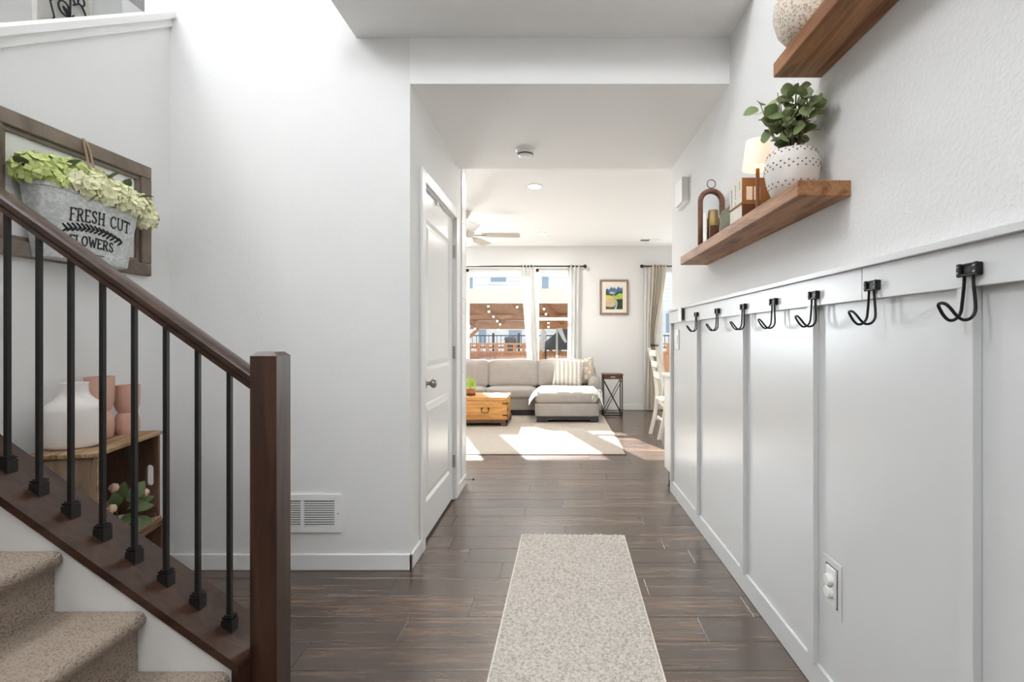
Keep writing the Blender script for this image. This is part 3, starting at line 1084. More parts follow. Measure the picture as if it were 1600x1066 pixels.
# speckled round vase on the upper shelf
o = MB().lathe([(.0, 0), (.045, 0), (.062, .006), (.088, .04), (.1, .085), (.097, .125), (.075, .165), (.045, .185), (.032, .19), (.032, .205), (.038, .212), (.030, .212), (.026, .19)],
               36, (.768, 1.575, 2.087)).build('round_vase', 'speckled_clay', None, True, origin=(.768, 1.575, 2.087))
tag(o, 'speckled cream clay vase on the upper shelf', 'vase')

# potted plant
pc = Vector((.776, 1.70, SH))
pp = thing('potted_plant', pc, 'green round-leaf plant in white dotted pot on the lower shelf', 'plant')
prof = [(0, 0), (.058, 0), (.066, .006), (.079, .04), (.086, .08), (.084, .112), (.075, .136), (.066, .146), (.060, .146), (.060, .130), (0, .128)]
pot = MB().lathe(prof, 36, pc).build('pot', 'pot_white', pp, 'auto')


def prof_r(z):
    for (r0, z0), (r1, z1) in zip(prof[1:8], prof[2:9]):
        if z0 <= z <= z1:
            return r0 + (r1 - r0) * (z - z0) / max(1e-6, z1 - z0)
    return .07


dots = MB()
for zz, ph in ((.022, 0), (.034, .5), (.078, 0), (.088, .5), (.098, 0), (.130, 0), (.138, .5)):
    for k in range(21):
        a_ = 2 * PI * (k + ph) / 21
        r_ = prof_r(zz) + .0003
        dots.ball((pc.x + r_ * math.cos(a_), pc.y + r_ * math.sin(a_), pc.z + zz), .0028, 6, 4)
dd = dots.build('dot_pattern', 'pot_dot', pot)
dd['kind'] = 'stuff'
MB().lathe([(0, .131), (.060, .131)], 24, pc).build('soil', 'soil', pp)


def leaf_mesh(name, L, W, mat, cup=.15, n=5):
    """oval leaf lying along +y from the origin, with a folded midrib and curl"""
    vs, fs = [], []
    rows = n
    for i in range(rows + 1):
        t_ = i / rows
        w_ = W / 2 * math.sin(PI * min(1, t_ * .93 + .07)) ** .75
        z_ = -cup * L * (t_ - .35) ** 2
        vs += [(-w_, t_ * L, z_ + cup * w_ * .8), (0, t_ * L, z_), (w_, t_ * L, z_ + cup * w_ * .8)]
    for i in range(rows):
        for k in (0, 1):
            a_ = i * 3 + k
            fs.append((a_, a_ + 1, a_ + 4, a_ + 3))
    m2 = len(vs)
    vs2 = [(x, y, z - .0006) for (x, y, z) in vs]
    fs2 = [tuple(m2 + q for q in f[::-1]) for f in fs]
    me = bpy.data.meshes.new(name)
    me.from_pydata(vs + vs2, [], fs + fs2)
    me.polygons.foreach_set('use_smooth', [True] * len(me.polygons))
    me.materials.append(MATS[mat])
    return me


def place_leaf(me, parent, p, d, up=None, s=1.0, name='leaf'):
    """leaf at local point p growing along d"""
    o = bpy.data.objects.new(name, me)
    col.objects.link(o)
    o.parent = parent
    d = Vector(d).normalized()
    up = Vector(up) if up else Vector((0, 0, 1))
    z = (up - d * up.dot(d))
    z = z.normalized() if z.length > 1e-4 else d.orthogonal().normalized()
    x = d.cross(z)
    M = Matrix((x, d, z)).transposed().to_4x4()
    o.matrix_local = Matrix.Translation(p) @ M @ Matrix.Scale(s, 4)
    return o


lm1 = leaf_mesh('round_leaf', .046, .047, 'leaf_shelf', .2)
lm2 = leaf_mesh('round_leaf', .043, .045, 'leaf_shelf_light', .2)
rg = random.Random(21)
stems = [(-.06, -.03, .20), (-.03, .02, .205), (0, -.03, .215), (.02, .01, .215), (.045, -.02, .20), (.03, .06, .205), (-.01, .08, .21), (-.075, .05, .17),
         (.05, .03, .17), (-.03, -.07, .165), (.03, -.075, .18), (-.115, -.02, .175), (-.05, .00, .12), (.02, -.04, .12), (.03, .05, .12), (-.04, -.05, .10)]
for (sx_, sy_, h) in stems:
    top = Vector((sx_, sy_, .13 + h))
    b0 = Vector((sx_ * .25, sy_ * .25, .128))
    mid = b0.lerp(top, .55) + Vector((sx_ * .12, sy_ * .12, .02))
    pts = spline([b0, mid, top], 5)
    MB().tube(pts, [.0024 - .0012 * k / len(pts) for k in range(len(pts))], 5).build('stem', 'stem_brown', pp, True, local=True)
    for q in range(1, 9):
        t_ = .15 + .85 * q / 8
        p = pts[min(len(pts) - 1, int(t_ * (len(pts) - 1)))]
        az = rg.uniform(0, 2 * PI)
        d = Vector((math.cos(az), math.sin(az), rg.uniform(-.2, .5)))
        st_l = rg.uniform(.004, .022)
        tip = p + d.normalized() * (st_l + .05)
        # keep the foliage clear of the wall and of the shelf above
        if pc.x + tip.x > XR - .006:
            d.x = -abs(d.x)
        if pc.z + tip.z > 2.032 and pc.y + tip.y < 1.705:
            d.z = -abs(d.z) - .3
        place_leaf(rg.choice((lm1, lm1, lm2)), pp, p + d.normalized() * st_l, d, (rg.uniform(-1.0, .0), rg.uniform(-1.3, -.1), rg.uniform(.1, .8)), rg.uniform(.75, 1.1))

# table lamp
lp = thing('table_lamp', (.770, 1.975, SH), 'small lit table lamp with cream shade and wood stem on the lower shelf', 'lamp')
L = Vector(lp.location)
MB().lathe([(0, 0), (.042, 0), (.043, .006), (.036, .013), (.012, .017), (0, .017)], 24, L).build('lamp_base', 'lamp_wood', lp, 'auto')
MB().lathe([(.0075, .015), (.0075, .215)], 14, L).build('lamp_stem', 'lamp_wood', lp, 'auto')
MB().lathe([(.058, .182), (.057, .183), (.044, .288), (.043, .288), (.0565, .182)], 32, L).build('lamp_shade', 'lamp_shade_lit', lp, 'auto')
MB().lathe([(.0, .196), (.0535, .1955)], 32, L).build('diffuser', 'lamp_shade_lit', lp)
MB().lathe([(.0, .286), (.0435, .2865)], 32, L).build('shade_top', 'lamp_shade_lit', lp)
ld = bpy.data.lights.new('lamp_glow', 'POINT'); ld.energy = .035; ld.color = (1, .72, .46); ld.shadow_soft_size = .03
lo = bpy.data.objects.new('lamp_glow', ld); col.objects.link(lo); lo.parent = lp; lo.location = (0, 0, .165)

# books standing with their spines to the hall
bx0 = .742
for i, (ya, yb, h, lab) in enumerate(((2.072, 2.118, .178, 'cream book with a brown cover beside the lamp, nearest of three'),
                                      (2.119, 2.162, .181, 'middle cream book with dotted lettering on its spine'),
                                      (2.163, 2.210, .174, 'cream book with looping script on its spine, farthest of three'))):
    bk = thing('book', ((bx0 + .86) / 2, (ya + yb) / 2, SH), lab, 'book', 'strapped books on the lower shelf')
    MB().bbox(bx0 + .002, .858, ya + .003, yb - .003, SH + .002, SH + h - .004, .001).build('pages', 'paper_cream', bk)
    MB().bbox(bx0, bx0 + .003, ya, yb, SH, SH + h, .001).build('spine', 'paper_cream', bk)
    MB().box(bx0 + .002, .86, yb - .003, yb, SH, SH + h).build('back_cover', 'paper_cream', bk)
    fc = MB().box(bx0 + .002, .86, ya, ya + .003, SH, SH + h).build('front_cover', 'cover_brown' if i == 0 else 'paper_cream', bk)
    pr = MB()
    yc = (ya + yb) / 2
    if i == 0:
        dk = MB().box(bx0 + .002, .86, ya - .0008, ya, SH, SH + .062).build('cover_band', 'cover_brown_dark', fc)
        for (xa, xb) in ((.762, .786), (.793, .817)):
            MB().box(xa, xb, ya - .0012, ya, SH + .088, SH + .142).build('cover_window', 'paper_cream', fc)
        pts = [(bx0 - .0004, yc - .004 + .004 * math.sin(k * 1.7), SH + h - .012 - k * .0022) for k in range(16)]
        pr.tube(pts, .0007, 4)
    elif i == 1:
        for k in range(11):
            z_ = SH + h - .014 - k * .0088
            if k == 7:
                continue
            pr.bbox(bx0 - .0006, bx0, yc - .005, yc + .005, z_ - .005, z_ - .0035, .0001)
            pr.bbox(bx0 - .0006, bx0, yc - (.005 if k % 2 else .0), yc + (.0 if k % 2 else .005), z_ - .004, z_, .0001)
    else:
        pts = [(bx0 - .0004, yc + .006 * math.sin(k * 1.25) + .002 * math.sin(k * 3.1), SH + h - .014 - k * .0018) for k in range(44)]
        pr.tube(pts, .0008, 4)
    pr.build('spine_lettering', 'ink_black', bk)
stp = thing('book_strap', (bx0, 2.14, SH + .07), 'brown strap wrapped around the books on the lower shelf', 'strap')
zc = SH + .073
g = .0012
MB().box(bx0 - g * 2, bx0 - g * .5, 2.069, 2.2125, zc - .0045, zc + .0045).box(bx0 - g * 2, .863, 2.0675, 2.0695, zc - .0045, zc + .0045).box(bx0 - g * 2, .863, 2.2115, 2.213, zc - .0045, zc + .0045).box(.862, .8645, 2.0675, 2.213, zc - .0045, zc + .0045).build('strap_band', 'cover_brown', stp)

# arched wooden mirror with a hanging ring
am = thing('arch_mirror', (.796, 2.66, SH), 'arched brown wood mirror with a metal hanging ring on the lower shelf', 'mirror')
cx_, hw, zs = .796, .057, SH + .235
path = [(cx_ - hw, 2.66, SH), (cx_ - hw, 2.66, SH + .12)] + arc((cx_, 2.66, zs), hw, PI, 0, 14) + [(cx_ + hw, 2.66, SH + .12), (cx_ + hw, 2.66, SH)]
MB().tube(path, .0135, 12).build('arch_frame', 'arch_wood', am, True)
MB().bbox(cx_ - hw, cx_ + hw, 2.652, 2.668, SH, SH + .016, .002).build('sill_bar', 'arch_wood', am)
poly = [(cx_ - hw, SH + .01)] + [(p[0], p[2]) for p in path[2:-2]] + [(cx_ + hw, SH + .01)]
MB().prism(poly, 'y', 2.664, 2.668).build('mirror_glass', 'mirror_glass', am)
MB().tube(arc((cx_, 2.66, zs + hw + .036), .022, 0, 2 * PI - .02, 20), .0022, 6, True).build('hanging_ring', 'metal_dark', am, True)
MB().tube([(cx_, 2.66, zs + hw + .005), (cx_, 2.66, zs + hw + .016)], .003, 6).build('ring_post', 'metal_dark', am)
# little brass-topped bottle in front of the mirror
bt_ = thing('small_bottle', (.775, 2.56, SH), 'small dark bottle with brass neck in front of the arch mirror', 'bottle')
B = Vector(bt_.location)
MB().lathe([(0, 0), (.027, 0), (.029, .004), (.029, .078), (.027, .088)], 20, B).build('bottle_body', 'cover_brown_dark', bt_, 'auto')
MB().lathe([(.0295, .086), (.0295, .122), (.025, .132), (.025, .165), (0, .166)], 20, B).build('brass_cap', 'metal_brass', bt_, 'auto')
MB().tube([B + Vector((-.019, -.016, .11)), B + Vector((-.024, -.019, .06)), B + Vector((-.022, -.018, .005))], .0022, 6).build('cord', 'twine', bt_, True)
wt = MB().bbox(.735, .741, 2.545, 2.60, SH, SH + .155, .002).build('white_tile', 'glaze_white', origin=(.738, 2.57, SH))
tag(wt, 'thin white ceramic tile beside the small brass bottle', 'tile')
# sage green wavy ceramic dish
wv = [(.765, 0), (.758, .03), (.762, .06), (.752, .09), (.765, .115), (.79, .135), (.80, .165), (.82, .165), (.835, .12), (.845, .06), (.845, 0)]
wv = [(x - .018 * (1 - z / .17), SH + z) for (x, z) in wv]
sg = thing('ceramic_plaque', (.805, 2.36, SH), 'sage green wavy-edged ceramic plaque between mirror and books', 'ornament')
MB().prism(wv, 'y', 2.352, 2.364).build('plaque_body', 'sage_green', sg)
for (x, z) in ((.79, .118), (.80, .09), (.80, .065)):
    MB().ball((x, 2.351, SH + z), .0035, 8, 6).build('dot', 'plate_white', sg, True)

# ---- runner rug, woven
rn = thing('runner_rug', (.07, 2.1, 0), 'cream woven runner rug lying along the hall floor', 'rug', None, R(-1.1))
nx, ny = 150, 470
Wr, Lr = .606, 1.89
mb = MB()
vs, fs = [], []
for j in range(ny + 1):
    for i in range(nx + 1):
        x = -Wr / 2 + Wr * i / nx
        y = -.945 + Lr * j / ny
        yw = y + .004 * noise.noise((x * 30, y * 30, 7))
        row = math.floor(yw / .021)
        u = x / .030 + (.5 if row % 2 else 0) + .4 * noise.noise((x * 22, y * 22, 3))
        bmp = abs(math.sin(PI * u)) ** .45 * abs(math.sin(PI * yw / .021)) ** .45
        e = min(1, min(i, nx - i) / 1.5, min(j, ny - j) / 1.5)
        vs.append((x, y, .0005 + e * (.002 + .0125 * bmp * (.75 + .5 * noise.noise((x * 40, y * 40, 0))))))
for j in range(ny):
    for i in range(nx):
        a_ = j * (nx + 1) + i
        fs.append((a_, a_ + 1, a_ + nx + 2, a_ + nx + 1))
mb.add(vs, fs).build('woven_pile', 'runner_wool', rn, True, local=True)
ed = MB().bbox(-Wr / 2 - .004, Wr / 2 + .004, -.948, .948, 0.0003, .0035, .001).build('backing', 'paper_cream', rn, local=True)

# ---- rustic empty frame on the knee wall
fy0, fy1, fz0, fz1 = 1.742, 2.458, 1.472, 1.992
FT = .024
fm = thing('rustic_frame', (XS, 2.1, fz0), 'empty weathered wood frame hanging behind the bucket planter', 'frame')
bw = .058
for (a, b_, c, d) in ((fy0, fy1, fz1 - bw, fz1), (fy0, fy1, fz0, fz0 + bw), (fy0, fy0 + bw, fz0 + bw, fz1 - bw), (fy1 - bw, fy1, fz0 + bw, fz1 - bw)):
    MB().bbox(XS, XS + FT, a, b_, c, d, .004).build('frame_bar', 'frame_weathered', fm)
b2 = .018
for (a, b_, c, d) in ((fy0 + bw, fy1 - bw, fz1 - bw - b2, fz1 - bw), (fy0 + bw, fy1 - bw, fz0 + bw, fz0 + bw + b2), (fy0 + bw, fy0 + bw + b2, fz0 + bw + b2, fz1 - bw - b2), (fy1 - bw - b2, fy1 - bw, fz0 + bw + b2, fz1 - bw - b2)):
    MB().bbox(XS, XS + .012, a, b_, c, d, .002).build('inner_lip', 'frame_weathered', fm)

# ---- galvanised half-bucket planter with hydrangeas
py, pz0, pz1 = 2.075, 1.478, 1.752
pln = thing('bucket_planter', (XS + FT, py, pz0), 'galvanised FRESH CUT FLOWERS bucket planter full of green hydrangeas', 'planter')
XB = XS + FT + .002


def bucket_sec(t_, grow=0.0):
    hw_ = .180 + (.228 - .180) * t_ + grow
    dp = .074 + (.088 - .074) * t_ + grow
    r_ = .045
    pts = [(XB, py - hw_)]
    pts += [(XB + dp - r_ + r_ * math.sin(a), py - hw_ + r_ - r_ * math.cos(a)) for a in [PI / 2 * k / 6 for k in range(7)]]
    pts += [(XB + dp - r_ + r_ * math.cos(a), py + hw_ - r_ + r_ * math.sin(a)) for a in [PI / 2 * k / 6 for k in range(7)]]
    pts += [(XB, py + hw_)]
    return pts


lev = [(0, -.003), (.01, 0), (.03, 0), (.5, 0), (.93, 0), (.94, .004), (.985, .004), (1.0, 0), (1.0, -.006), (.7, -.006)]
vs, fs = [], []
for (t_, g) in lev:
    vs += [(x, y, pz0 + (pz1 - pz0) * t_) for (x, y) in bucket_sec(t_, g)]
n = len(bucket_sec(0))
for q in range(len(lev) - 1):
    for k in range(n):
        l = (k + 1) % n
        fs.append((q * n + k, q * n + l, (q + 1) * n + l, (q + 1) * n + k))
fs.append(tuple(range(n)))
fs.append(tuple(range(len(lev) * n - 1, (len(lev) - 1) * n - 1, -1)))
MB().add(vs, fs).build('bucket', 'galvanised', pln, 'auto')


def face_x(z):
    return XB + .074 + .014 * (z - pz0) / (pz1 - pz0) + .0012


GL = {
    'F': (.62, [[(.1, 0), (.1, 1)], [(.02, 1), (.58, 1), (.58, .88)], [(.1, .52), (.42, .52)], [(0, 0), (.22, 0)]]),
    'R': (.72, [[(.1, 0), (.1, 1)], [(0, 1), (.4, 1), (.56, .9), (.58, .75), (.5, .58), (.36, .5), (.1, .5)], [(.34, .5), (.62, 0), (.72, 0)], [(0, 0), (.22, 0)]]),
    'E': (.64, [[(.1, 0), (.1, 1)], [(.02, 1), (.56, 1), (.56, .88)], [(.1, .52), (.42, .52)], [(.02, 0), (.6, 0), (.6, .13)]]),
    'S': (.60, [[(.52, .82), (.46, .95), (.3, 1), (.12, .92), (.07, .76), (.16, .6), (.42, .44), (.52, .28), (.48, .1), (.3, 0), (.12, .04), (.05, .2)]]),
    'H': (.78, [[(.12, 0), (.12, 1)], [(.66, 0), (.66, 1)], [(.12, .5), (.66, .5)], [(.02, 0), (.22, 0)], [(.02, 1), (.22, 1)], [(.56, 0), (.76, 0)], [(.56, 1), (.76, 1)]]),
    'C': (.72, [[(.66, .8), (.56, .95), (.38, 1), (.18, .9), (.07, .65), (.07, .35), (.18, .1), (.38, 0), (.56, .05), (.67, .22)]]),
    'U': (.78, [[(.1, 1), (.1, .3), (.2, .08), (.38, 0), (.56, .08), (.66, .3), (.66, 1)], [(.0, 1), (.2, 1)], [(.56, 1), (.76, 1)]]),
    'T': (.70, [[(.35, 0), (.35, 1)], [(.02, .86), (.02, 1), (.68, 1), (.68, .86)], [(.24, 0), (.46, 0)]]),
    'L': (.60, [[(.1, 1), (.1, 0)], [(.0, 1), (.2, 1)], [(.0, 0), (.56, 0), (.56, .14)]]),
    'O': (.82, [[(.4, 1), (.2, .92), (.07, .66), (.07, .34), (.2, .08), (.4, 0), (.6, .08), (.73, .34), (.73, .66), (.6, .92), (.4, 1)]]),
    'W': (1.0, [[(.05, 1), (.27, 0), (.5, .8), (.73, 0), (.95, 1)], [(-.05, 1), (.15, 1)], [(.85, 1), (1.05, 1)]]),
    ' ': (.42, []),
}


def stroke(mb, pts, th, P):
    """flat ribbon through 2D points; P maps (a, b) to a world point"""
    for (a0, b0), (a1, b1) in zip(pts, pts[1:]):
        d = math.hypot(a1 - a0, b1 - b0)
        if d < 1e-9:
            continue
        ux, uy = (a1 - a0) / d * th / 2, (b1 - b0) / d * th / 2
        q = [(a0 - ux * .6 - uy, b0 - uy * .6 + ux), (a0 - ux * .6 + uy, b0 - uy * .6 - ux), (a1 + ux * .6 + uy, b1 + uy * .6 - ux), (a1 + ux * .6 - uy, b1 + uy * .6 + ux)]
        f_ = [P(*p) for p in q]
        mb.add([Vector(p) for p in f_] + [Vector(p) + Vector((.0006, 0, 0)) for p in f_], [(0, 1, 2, 3), (7, 6, 5, 4), (0, 4, 5, 1), (1, 5, 6, 2), (2, 6, 7, 3), (3, 7, 4, 0)])


def PW_(a, b):
    return (face_x(b), a, b)


def letters(text, ya, yb, z0, h, bow):
    tot = sum(GL[c][0] + .16 for c in text) - .16
    sc = (yb - ya) / tot
    x = 0
    for c in text:
        wd, sts = GL[c]
        mb = MB()
        for s_ in sts:
            pts = []
            for (a, b) in s_:
                t_ = (x + a) / tot
                pts.append((ya + (x + a) * sc, z0 + b * h - bow * (2 * t_ - 1) ** 2))
            stroke(mb, pts, .0052, PW_)
        if sts:
            mb.build('letter', 'ink_black', pln)
        x += wd + .16


letters('FRESH CUT', 1.955, 2.225, 1.638, .047, .010)
letters('FLOWERS', 1.958, 2.150, 1.541, .037, .006)
spg = MB()
prev = None
for k in range(27):
    t_ = k / 26
    a, b = 1.945 + .245 * t_, 1.612 - .022 * (2 * t_ - .9) ** 2
    if prev:
        stroke(spg, [prev, (a, b)], .002, PW_)
    prev = (a, b)
    if k % 2 == 0:
        for sgn in (1, -1):
            stroke(spg, [(a, b), (a - .009, b + sgn * .008), (a - .017, b + sgn * .0135)], .0078, PW_)
spg.build('sprig_print', 'ink_black', pln)
sm = MB()
for k in range(9):
    a = 2.045 + k * .0075
    stroke(sm, [(a, 1.508), (a + .003, 1.514), (a + .0055, 1.509)], .0016, PW_)
sm.build('small_print', 'ink_black', pln)
# twine loop to the frame's top bar
tw = MB()
for dy in (-.012, .012):
    tw.tube(spline([(XB + .02, py + .03 + dy * 2, pz1 - .01), (XB + .03, py + .03 + dy, pz1 + .10), (XS + FT + .012, py + .03 + dy * .8, fz1 - .035), (XS + .02, py + .03, fz1 + .004)], 5), .0042, 6)
tw.build('twine_loop', 'twine', pln, True)


def hydrangea(c, r, mat, seed, parent):
    rr = random.Random(seed)
    mb = MB()
    N = 34
    for k in range(N):
        zf = 1 - 1.75 * (k + .5) / N
        a_ = k * 2.39996 + rr.uniform(-.25, .25)
        d = Vector((math.sqrt(max(0, 1 - zf * zf)) * math.cos(a_), math.sqrt(max(0, 1 - zf * zf)) * math.sin(a_), zf))
        p = Vector(c) + d * r * rr.uniform(.82, 1.06)
        u = d.orthogonal().normalized()
        w_ = d.cross(u)
        t0 = rr.uniform(0, PI / 2)
        for q in range(4):
            e = u * math.cos(t0 + q * PI / 2) + w_ * math.sin(t0 + q * PI / 2)
            f_ = u * math.cos(t0 + q * PI / 2 + PI / 2) + w_ * math.sin(t0 + q * PI / 2 + PI / 2)
            s_ = r * rr.uniform(.40, .58)
            lift = d * s_ * rr.uniform(.05, .45)
            mb.add([p, p + e * s_ * .55 + f_ * s_ * .48 + lift * .5, p + e * s_ * 1.05 + lift, p + e * s_ * .55 - f_ * s_ * .48 + lift * .5], [(0, 1, 2), (0, 2, 3)])
    mb.ball(c, r * .8, 10, 7)
    return mb.build('flower_head', mat, parent, True)


heads = [(.030, -.225, .035, .052, 'petal_lime'), (.025, -.15, .062, .050, 'petal_lime'), (.04, -.17, .012, .045, 'petal_lime'), (.02, -.07, .072, .050, 'petal_lime'),
         (.05, -.10, .030, .050, 'petal_cream'), (.06, -.045, .012, .046, 'petal_cream'), (.05, .005, .045, .052, 'petal_cream'), (.02, .04, .070, .046, 'petal_lime'),
         (.065, .045, .010, .048, 'petal_cream'), (.05, .085, .040, .050, 'petal_cream'), (.06, .125, .005, .046, 'petal_cream'), (.035, .16, .040, .050, 'petal_cream'),
         (.055, .185, .0, .048, 'petal_cream'), (.035, .235, .02, .052, 'petal_cream'), (.045, .262, -.035, .046, 'petal_cream')]
for i, (dx, dy, dz, r_, mt) in enumerate(heads):
    hydrangea((XB + dx + .015, py + dy, pz1 + dz), r_, mt, 100 + i, pln)
lm3 = leaf_mesh('flower_leaf', .07, .042, 'leaf_crate', .25)
for (dx, dy, dz, d) in ((.05, -.255, .03, (.4, -.7, .4)), (.06, -.12, .07, (.6, .1, .5)), (.06, .06, .08, (.5, .3, .6)), (.06, .21, .05, (.6, .6, .3)), (.06, .15, .06, (.5, -.2, .8)), (.04, .28, .0, (.4, .8, -.2))):
    place_leaf(lm3, pln, Vector((XB + dx, py + dy, pz1 + dz)) - Vector(pln.location), d, None, 1.0)

# ---- wood crates standing on end beside the knee wall
RA = math.atan2(.106, .443)


def crate(loc, H, label, slot):
    t_ = thing('wooden_crate', loc, label, 'crate', 'stacked wooden crates', RA)
    D, Lc, T = .205, .455, .016
    MB().bbox(-D, -.004, 0, T, 0, H - .018, .002).build('end_panel', 'crate_end_wood', t_, local=True)
    if slot:
        bm_ = MB()
        sx_, sw_, sz0, sz1 = -.036, .0145, H * .38, H * .62
        bm_.box(-D, sx_ - sw_, Lc - T, Lc, 0, H - .018).box(sx_ + sw_, -.004, Lc - T, Lc, 0, H - .018)
        # slot with rounded ends between the two halves
        for (za, zb, s_) in ((0, sz0, 1), (sz1, H - .018, -1)):
            pts = []
            for k in range(9):
                a_ = PI * k / 8
                pts.append((sx_ + sw_ * math.cos(a_), (sz0 if s_ > 0 else sz1) + s_ * (sw_ - sw_ * math.sin(a_)) * 1.0 - s_ * 0))
            if s_ > 0:
                poly = [(sx_ + sw_, 0)] + [(x, z) for (x, z) in pts] + [(sx_ - sw_, 0)]
            else:
                poly = [(sx_ + sw_, H - .018)] + [(x, z) for (x, z) in pts] + [(sx_ - sw_, H - .018)]
            bm_.prism(poly, 'y', Lc - T, Lc)
        bm_.build('end_panel', 'crate_wood_dark', t_, local=True)
    else:
        MB().bbox(-D, -.004, Lc - T, Lc, 0, H - .018, .002).build('end_panel', 'crate_wood_dark', t_, local=True)
    for (xa, xb) in ((-D - .002, -.112), (-.108, .008)):
        MB().bbox(xa, xb, -.012, Lc + .006, H - .016, H, .002).build('slat', 'crate_wood', t_, local=True)
        MB().bbox(xa, xb - .006, -.004, Lc + .002, 0, .012, .002).build('slat', 'crate_wood', t_, local=True)
    for k in range(3):
        z0 = .016 + k * (H - .034) / 3
        MB().bbox(-D - .010, -D, 0, Lc, z0, z0 + (H - .034) / 3 - .006, .002).build('slat', 'crate_wood_dark', t_, local=True)
    MB().bbox(-.016, -.002, T, .030, .012, H - .018, .001).build('corner_post', 'crate_wood', t_, local=True)
    MB().bbox(-.19, -.010, Lc - T - .012, Lc - T, .012, .030, .001).build('batten', 'crate_wood_dark', t_, local=True)
    return t_


crate((-1.647, 1.837, .002), .372, 'weathered wooden crate at the bottom, under the crate of flowers', False)
crate((-1.662, 1.837, .376), .389, 'weathered wooden crate on top, with handle slot, carrying the vases', True)
CT = .3765 + .389
# vases on the crate
wv_ = MB().lathe([(0, 0), (.078, 0), (.088, .006), (.092, .018), (.092, .138), (.088, .151), (.076, .166), (.057, .181), (.046, .195), (.042, .21), (.041, .238), (.042, .243), (.036, .243), (.034, .20)],
                 40, (-1.838, 1.945, CT)).build('bottle_vase', 'glaze_white', None, True, origin=(-1.838, 1.945, CT))
tag(wv_, 'white bottle-shaped ceramic vase on the crate', 'vase')


def hourglass(loc, h, r, label):
    prof = [(0, 0), (r * .86, 0), (r * .92, .006), (r * .98, h * .12), (r * .98, h * .26), (r * .84, h * .38), (r * .66, h * .435), (r * .84, h * .50), (r * .98, h * .60),
            (r, h * .80), (r * 1.02, h), (r * .93, h), (r * .88, h * .7), (r * .5, h * .5), (0, h * .48)]
    o = MB().lathe(prof, 96, loc, (30, .012)).build('hourglass_vase', 'glaze_pink', None, 'auto', origin=loc)
    return tag(o, label, 'vase', 'pink fluted vases')


hourglass((-1.888, 2.108, CT), .252, .048, 'taller pink fluted hourglass vase behind the white vase')
hourglass((-1.862, 2.212, CT), .208, .045, 'shorter pink fluted hourglass vase on the crate')

# flowers inside the upper crate
fb = thing('flower_bunch', (-1.765, 2.07, .389), 'pale pink blooms with broad green leaves inside the upper crate', 'flowers')
F0 = Vector(fb.location)
MB().lathe([(0, 0), (.030, 0), (.036, .01), (.036, .05), (.028, .065), (.024, .065), (.030, .05)], 20, F0).build('small_pot', 'glaze_white', fb, 'auto')
lm4 = leaf_mesh('broad_leaf', .085, .048, 'leaf_crate', .3, 6)
rg = random.Random(5)
for (dx, dy, dz, d) in ((.00, -.02, .10, (.25, -.75, .55)), (.01, .02, .12, (.3, .5, .75)), (.02, -.03, .07, (.65, -.4, .05)), (.02, .03, .08, (.5, .7, .1)), (.02, 0, .06, (.8, -.2, -.35)),
                        (0, -.05, .09, (.1, -.9, .1)), (.01, .05, .09, (.2, .9, .3)), (0, 0, .13, (.0, .15, 1)), (.03, .02, .05, (.7, .4, -.35)), (.02, -.05, .12, (.3, -.4, .8)), (.03, -.01, .10, (.75, -.1, .4))):
    place_leaf(lm4, fb, Vector((dx, dy, dz)), d, (rg.uniform(0, .8), rg.uniform(-.9, -.2), .7), rg.uniform(.85, 1.1))
for (dx, dy, dz) in ((.0, -.045, .175), (.03, .085, .120), (.03, -.085, .105), (.05, -.06, .035)):
    blm = MB()
    for k in range(6):
        a_ = k * PI / 3
        M_ = Matrix.Translation(F0 + Vector((dx, dy, dz))) @ Matrix.Rotation(.5 * math.sin(dy * 30), 4, 'X') @ Matrix.Rotation(a_, 4, 'Z')
        vs = []
        for (t_, w_, o_) in ((0, .004, .0), (.35, .012, .011), (.7, .011, .012), (1, .003, .008)):
            for s_ in (-1, 0, 1):
                vs.append(M_ @ Vector((o_ + (0 if s_ else .002), s_ * w_, t_ * .036)))
        blm.add(vs, [(i * 3 + k2, i * 3 + k2 + 1, i * 3 + k2 + 4, i * 3 + k2 + 3) for i in range(3) for k2 in (0, 1)])
    st_ = blm.build('bloom', 'petal_pink', fb, True)
    MB().tube(spline([F0 + Vector((dx * .2, dy * .2, .04)), F0 + Vector((dx * .7, dy * .6, dz * .6)), F0 + Vector((dx, dy, dz))], 4), .002, 5).build('stem', 'leaf_crate', fb, True)

# ---- iron scroll panel up the stairwell
XW = -3.05
ia = thing('iron_scroll_art', (XW, 3.13, 2.85), 'white panel with black iron scrollwork above the half wall', 'wall art')
MB().bbox(XW, XW + .012, 2.97, 3.33, 2.80, 3.75, .003).build('back_panel', 'wallart_panel', ia)
fr_ = MB()
for (a, b_, c, d) in ((2.965, 2.99, 2.79, 3.76), (3.31, 3.335, 2.79, 3.76), (2.965, 3.335, 2.775, 2.80), (2.965, 3.335, 3.74, 3.765)):
    fr_.bbox(XW, XW + .03, a, b_, c, d, .003)
fr_.build('panel_frame', 'wallart_panel', ia)


def iron(pts, r=.005):
    MB().tube(spline([(XW + .03, y, z) for (y, z) in pts], 6), r, 6).build('scroll', 'iron_black', ia, True)


def spiral(cy, cz, r0, turns, a0, sgn=1):
    return [(cy + r0 * (1 - .8 * k / 20) * math.cos(a0 + sgn * turns * 2 * PI * k / 20), cz + r0 * (1 - .8 * k / 20) * math.sin(a0 + sgn * turns * 2 * PI * k / 20)) for k in range(21)]


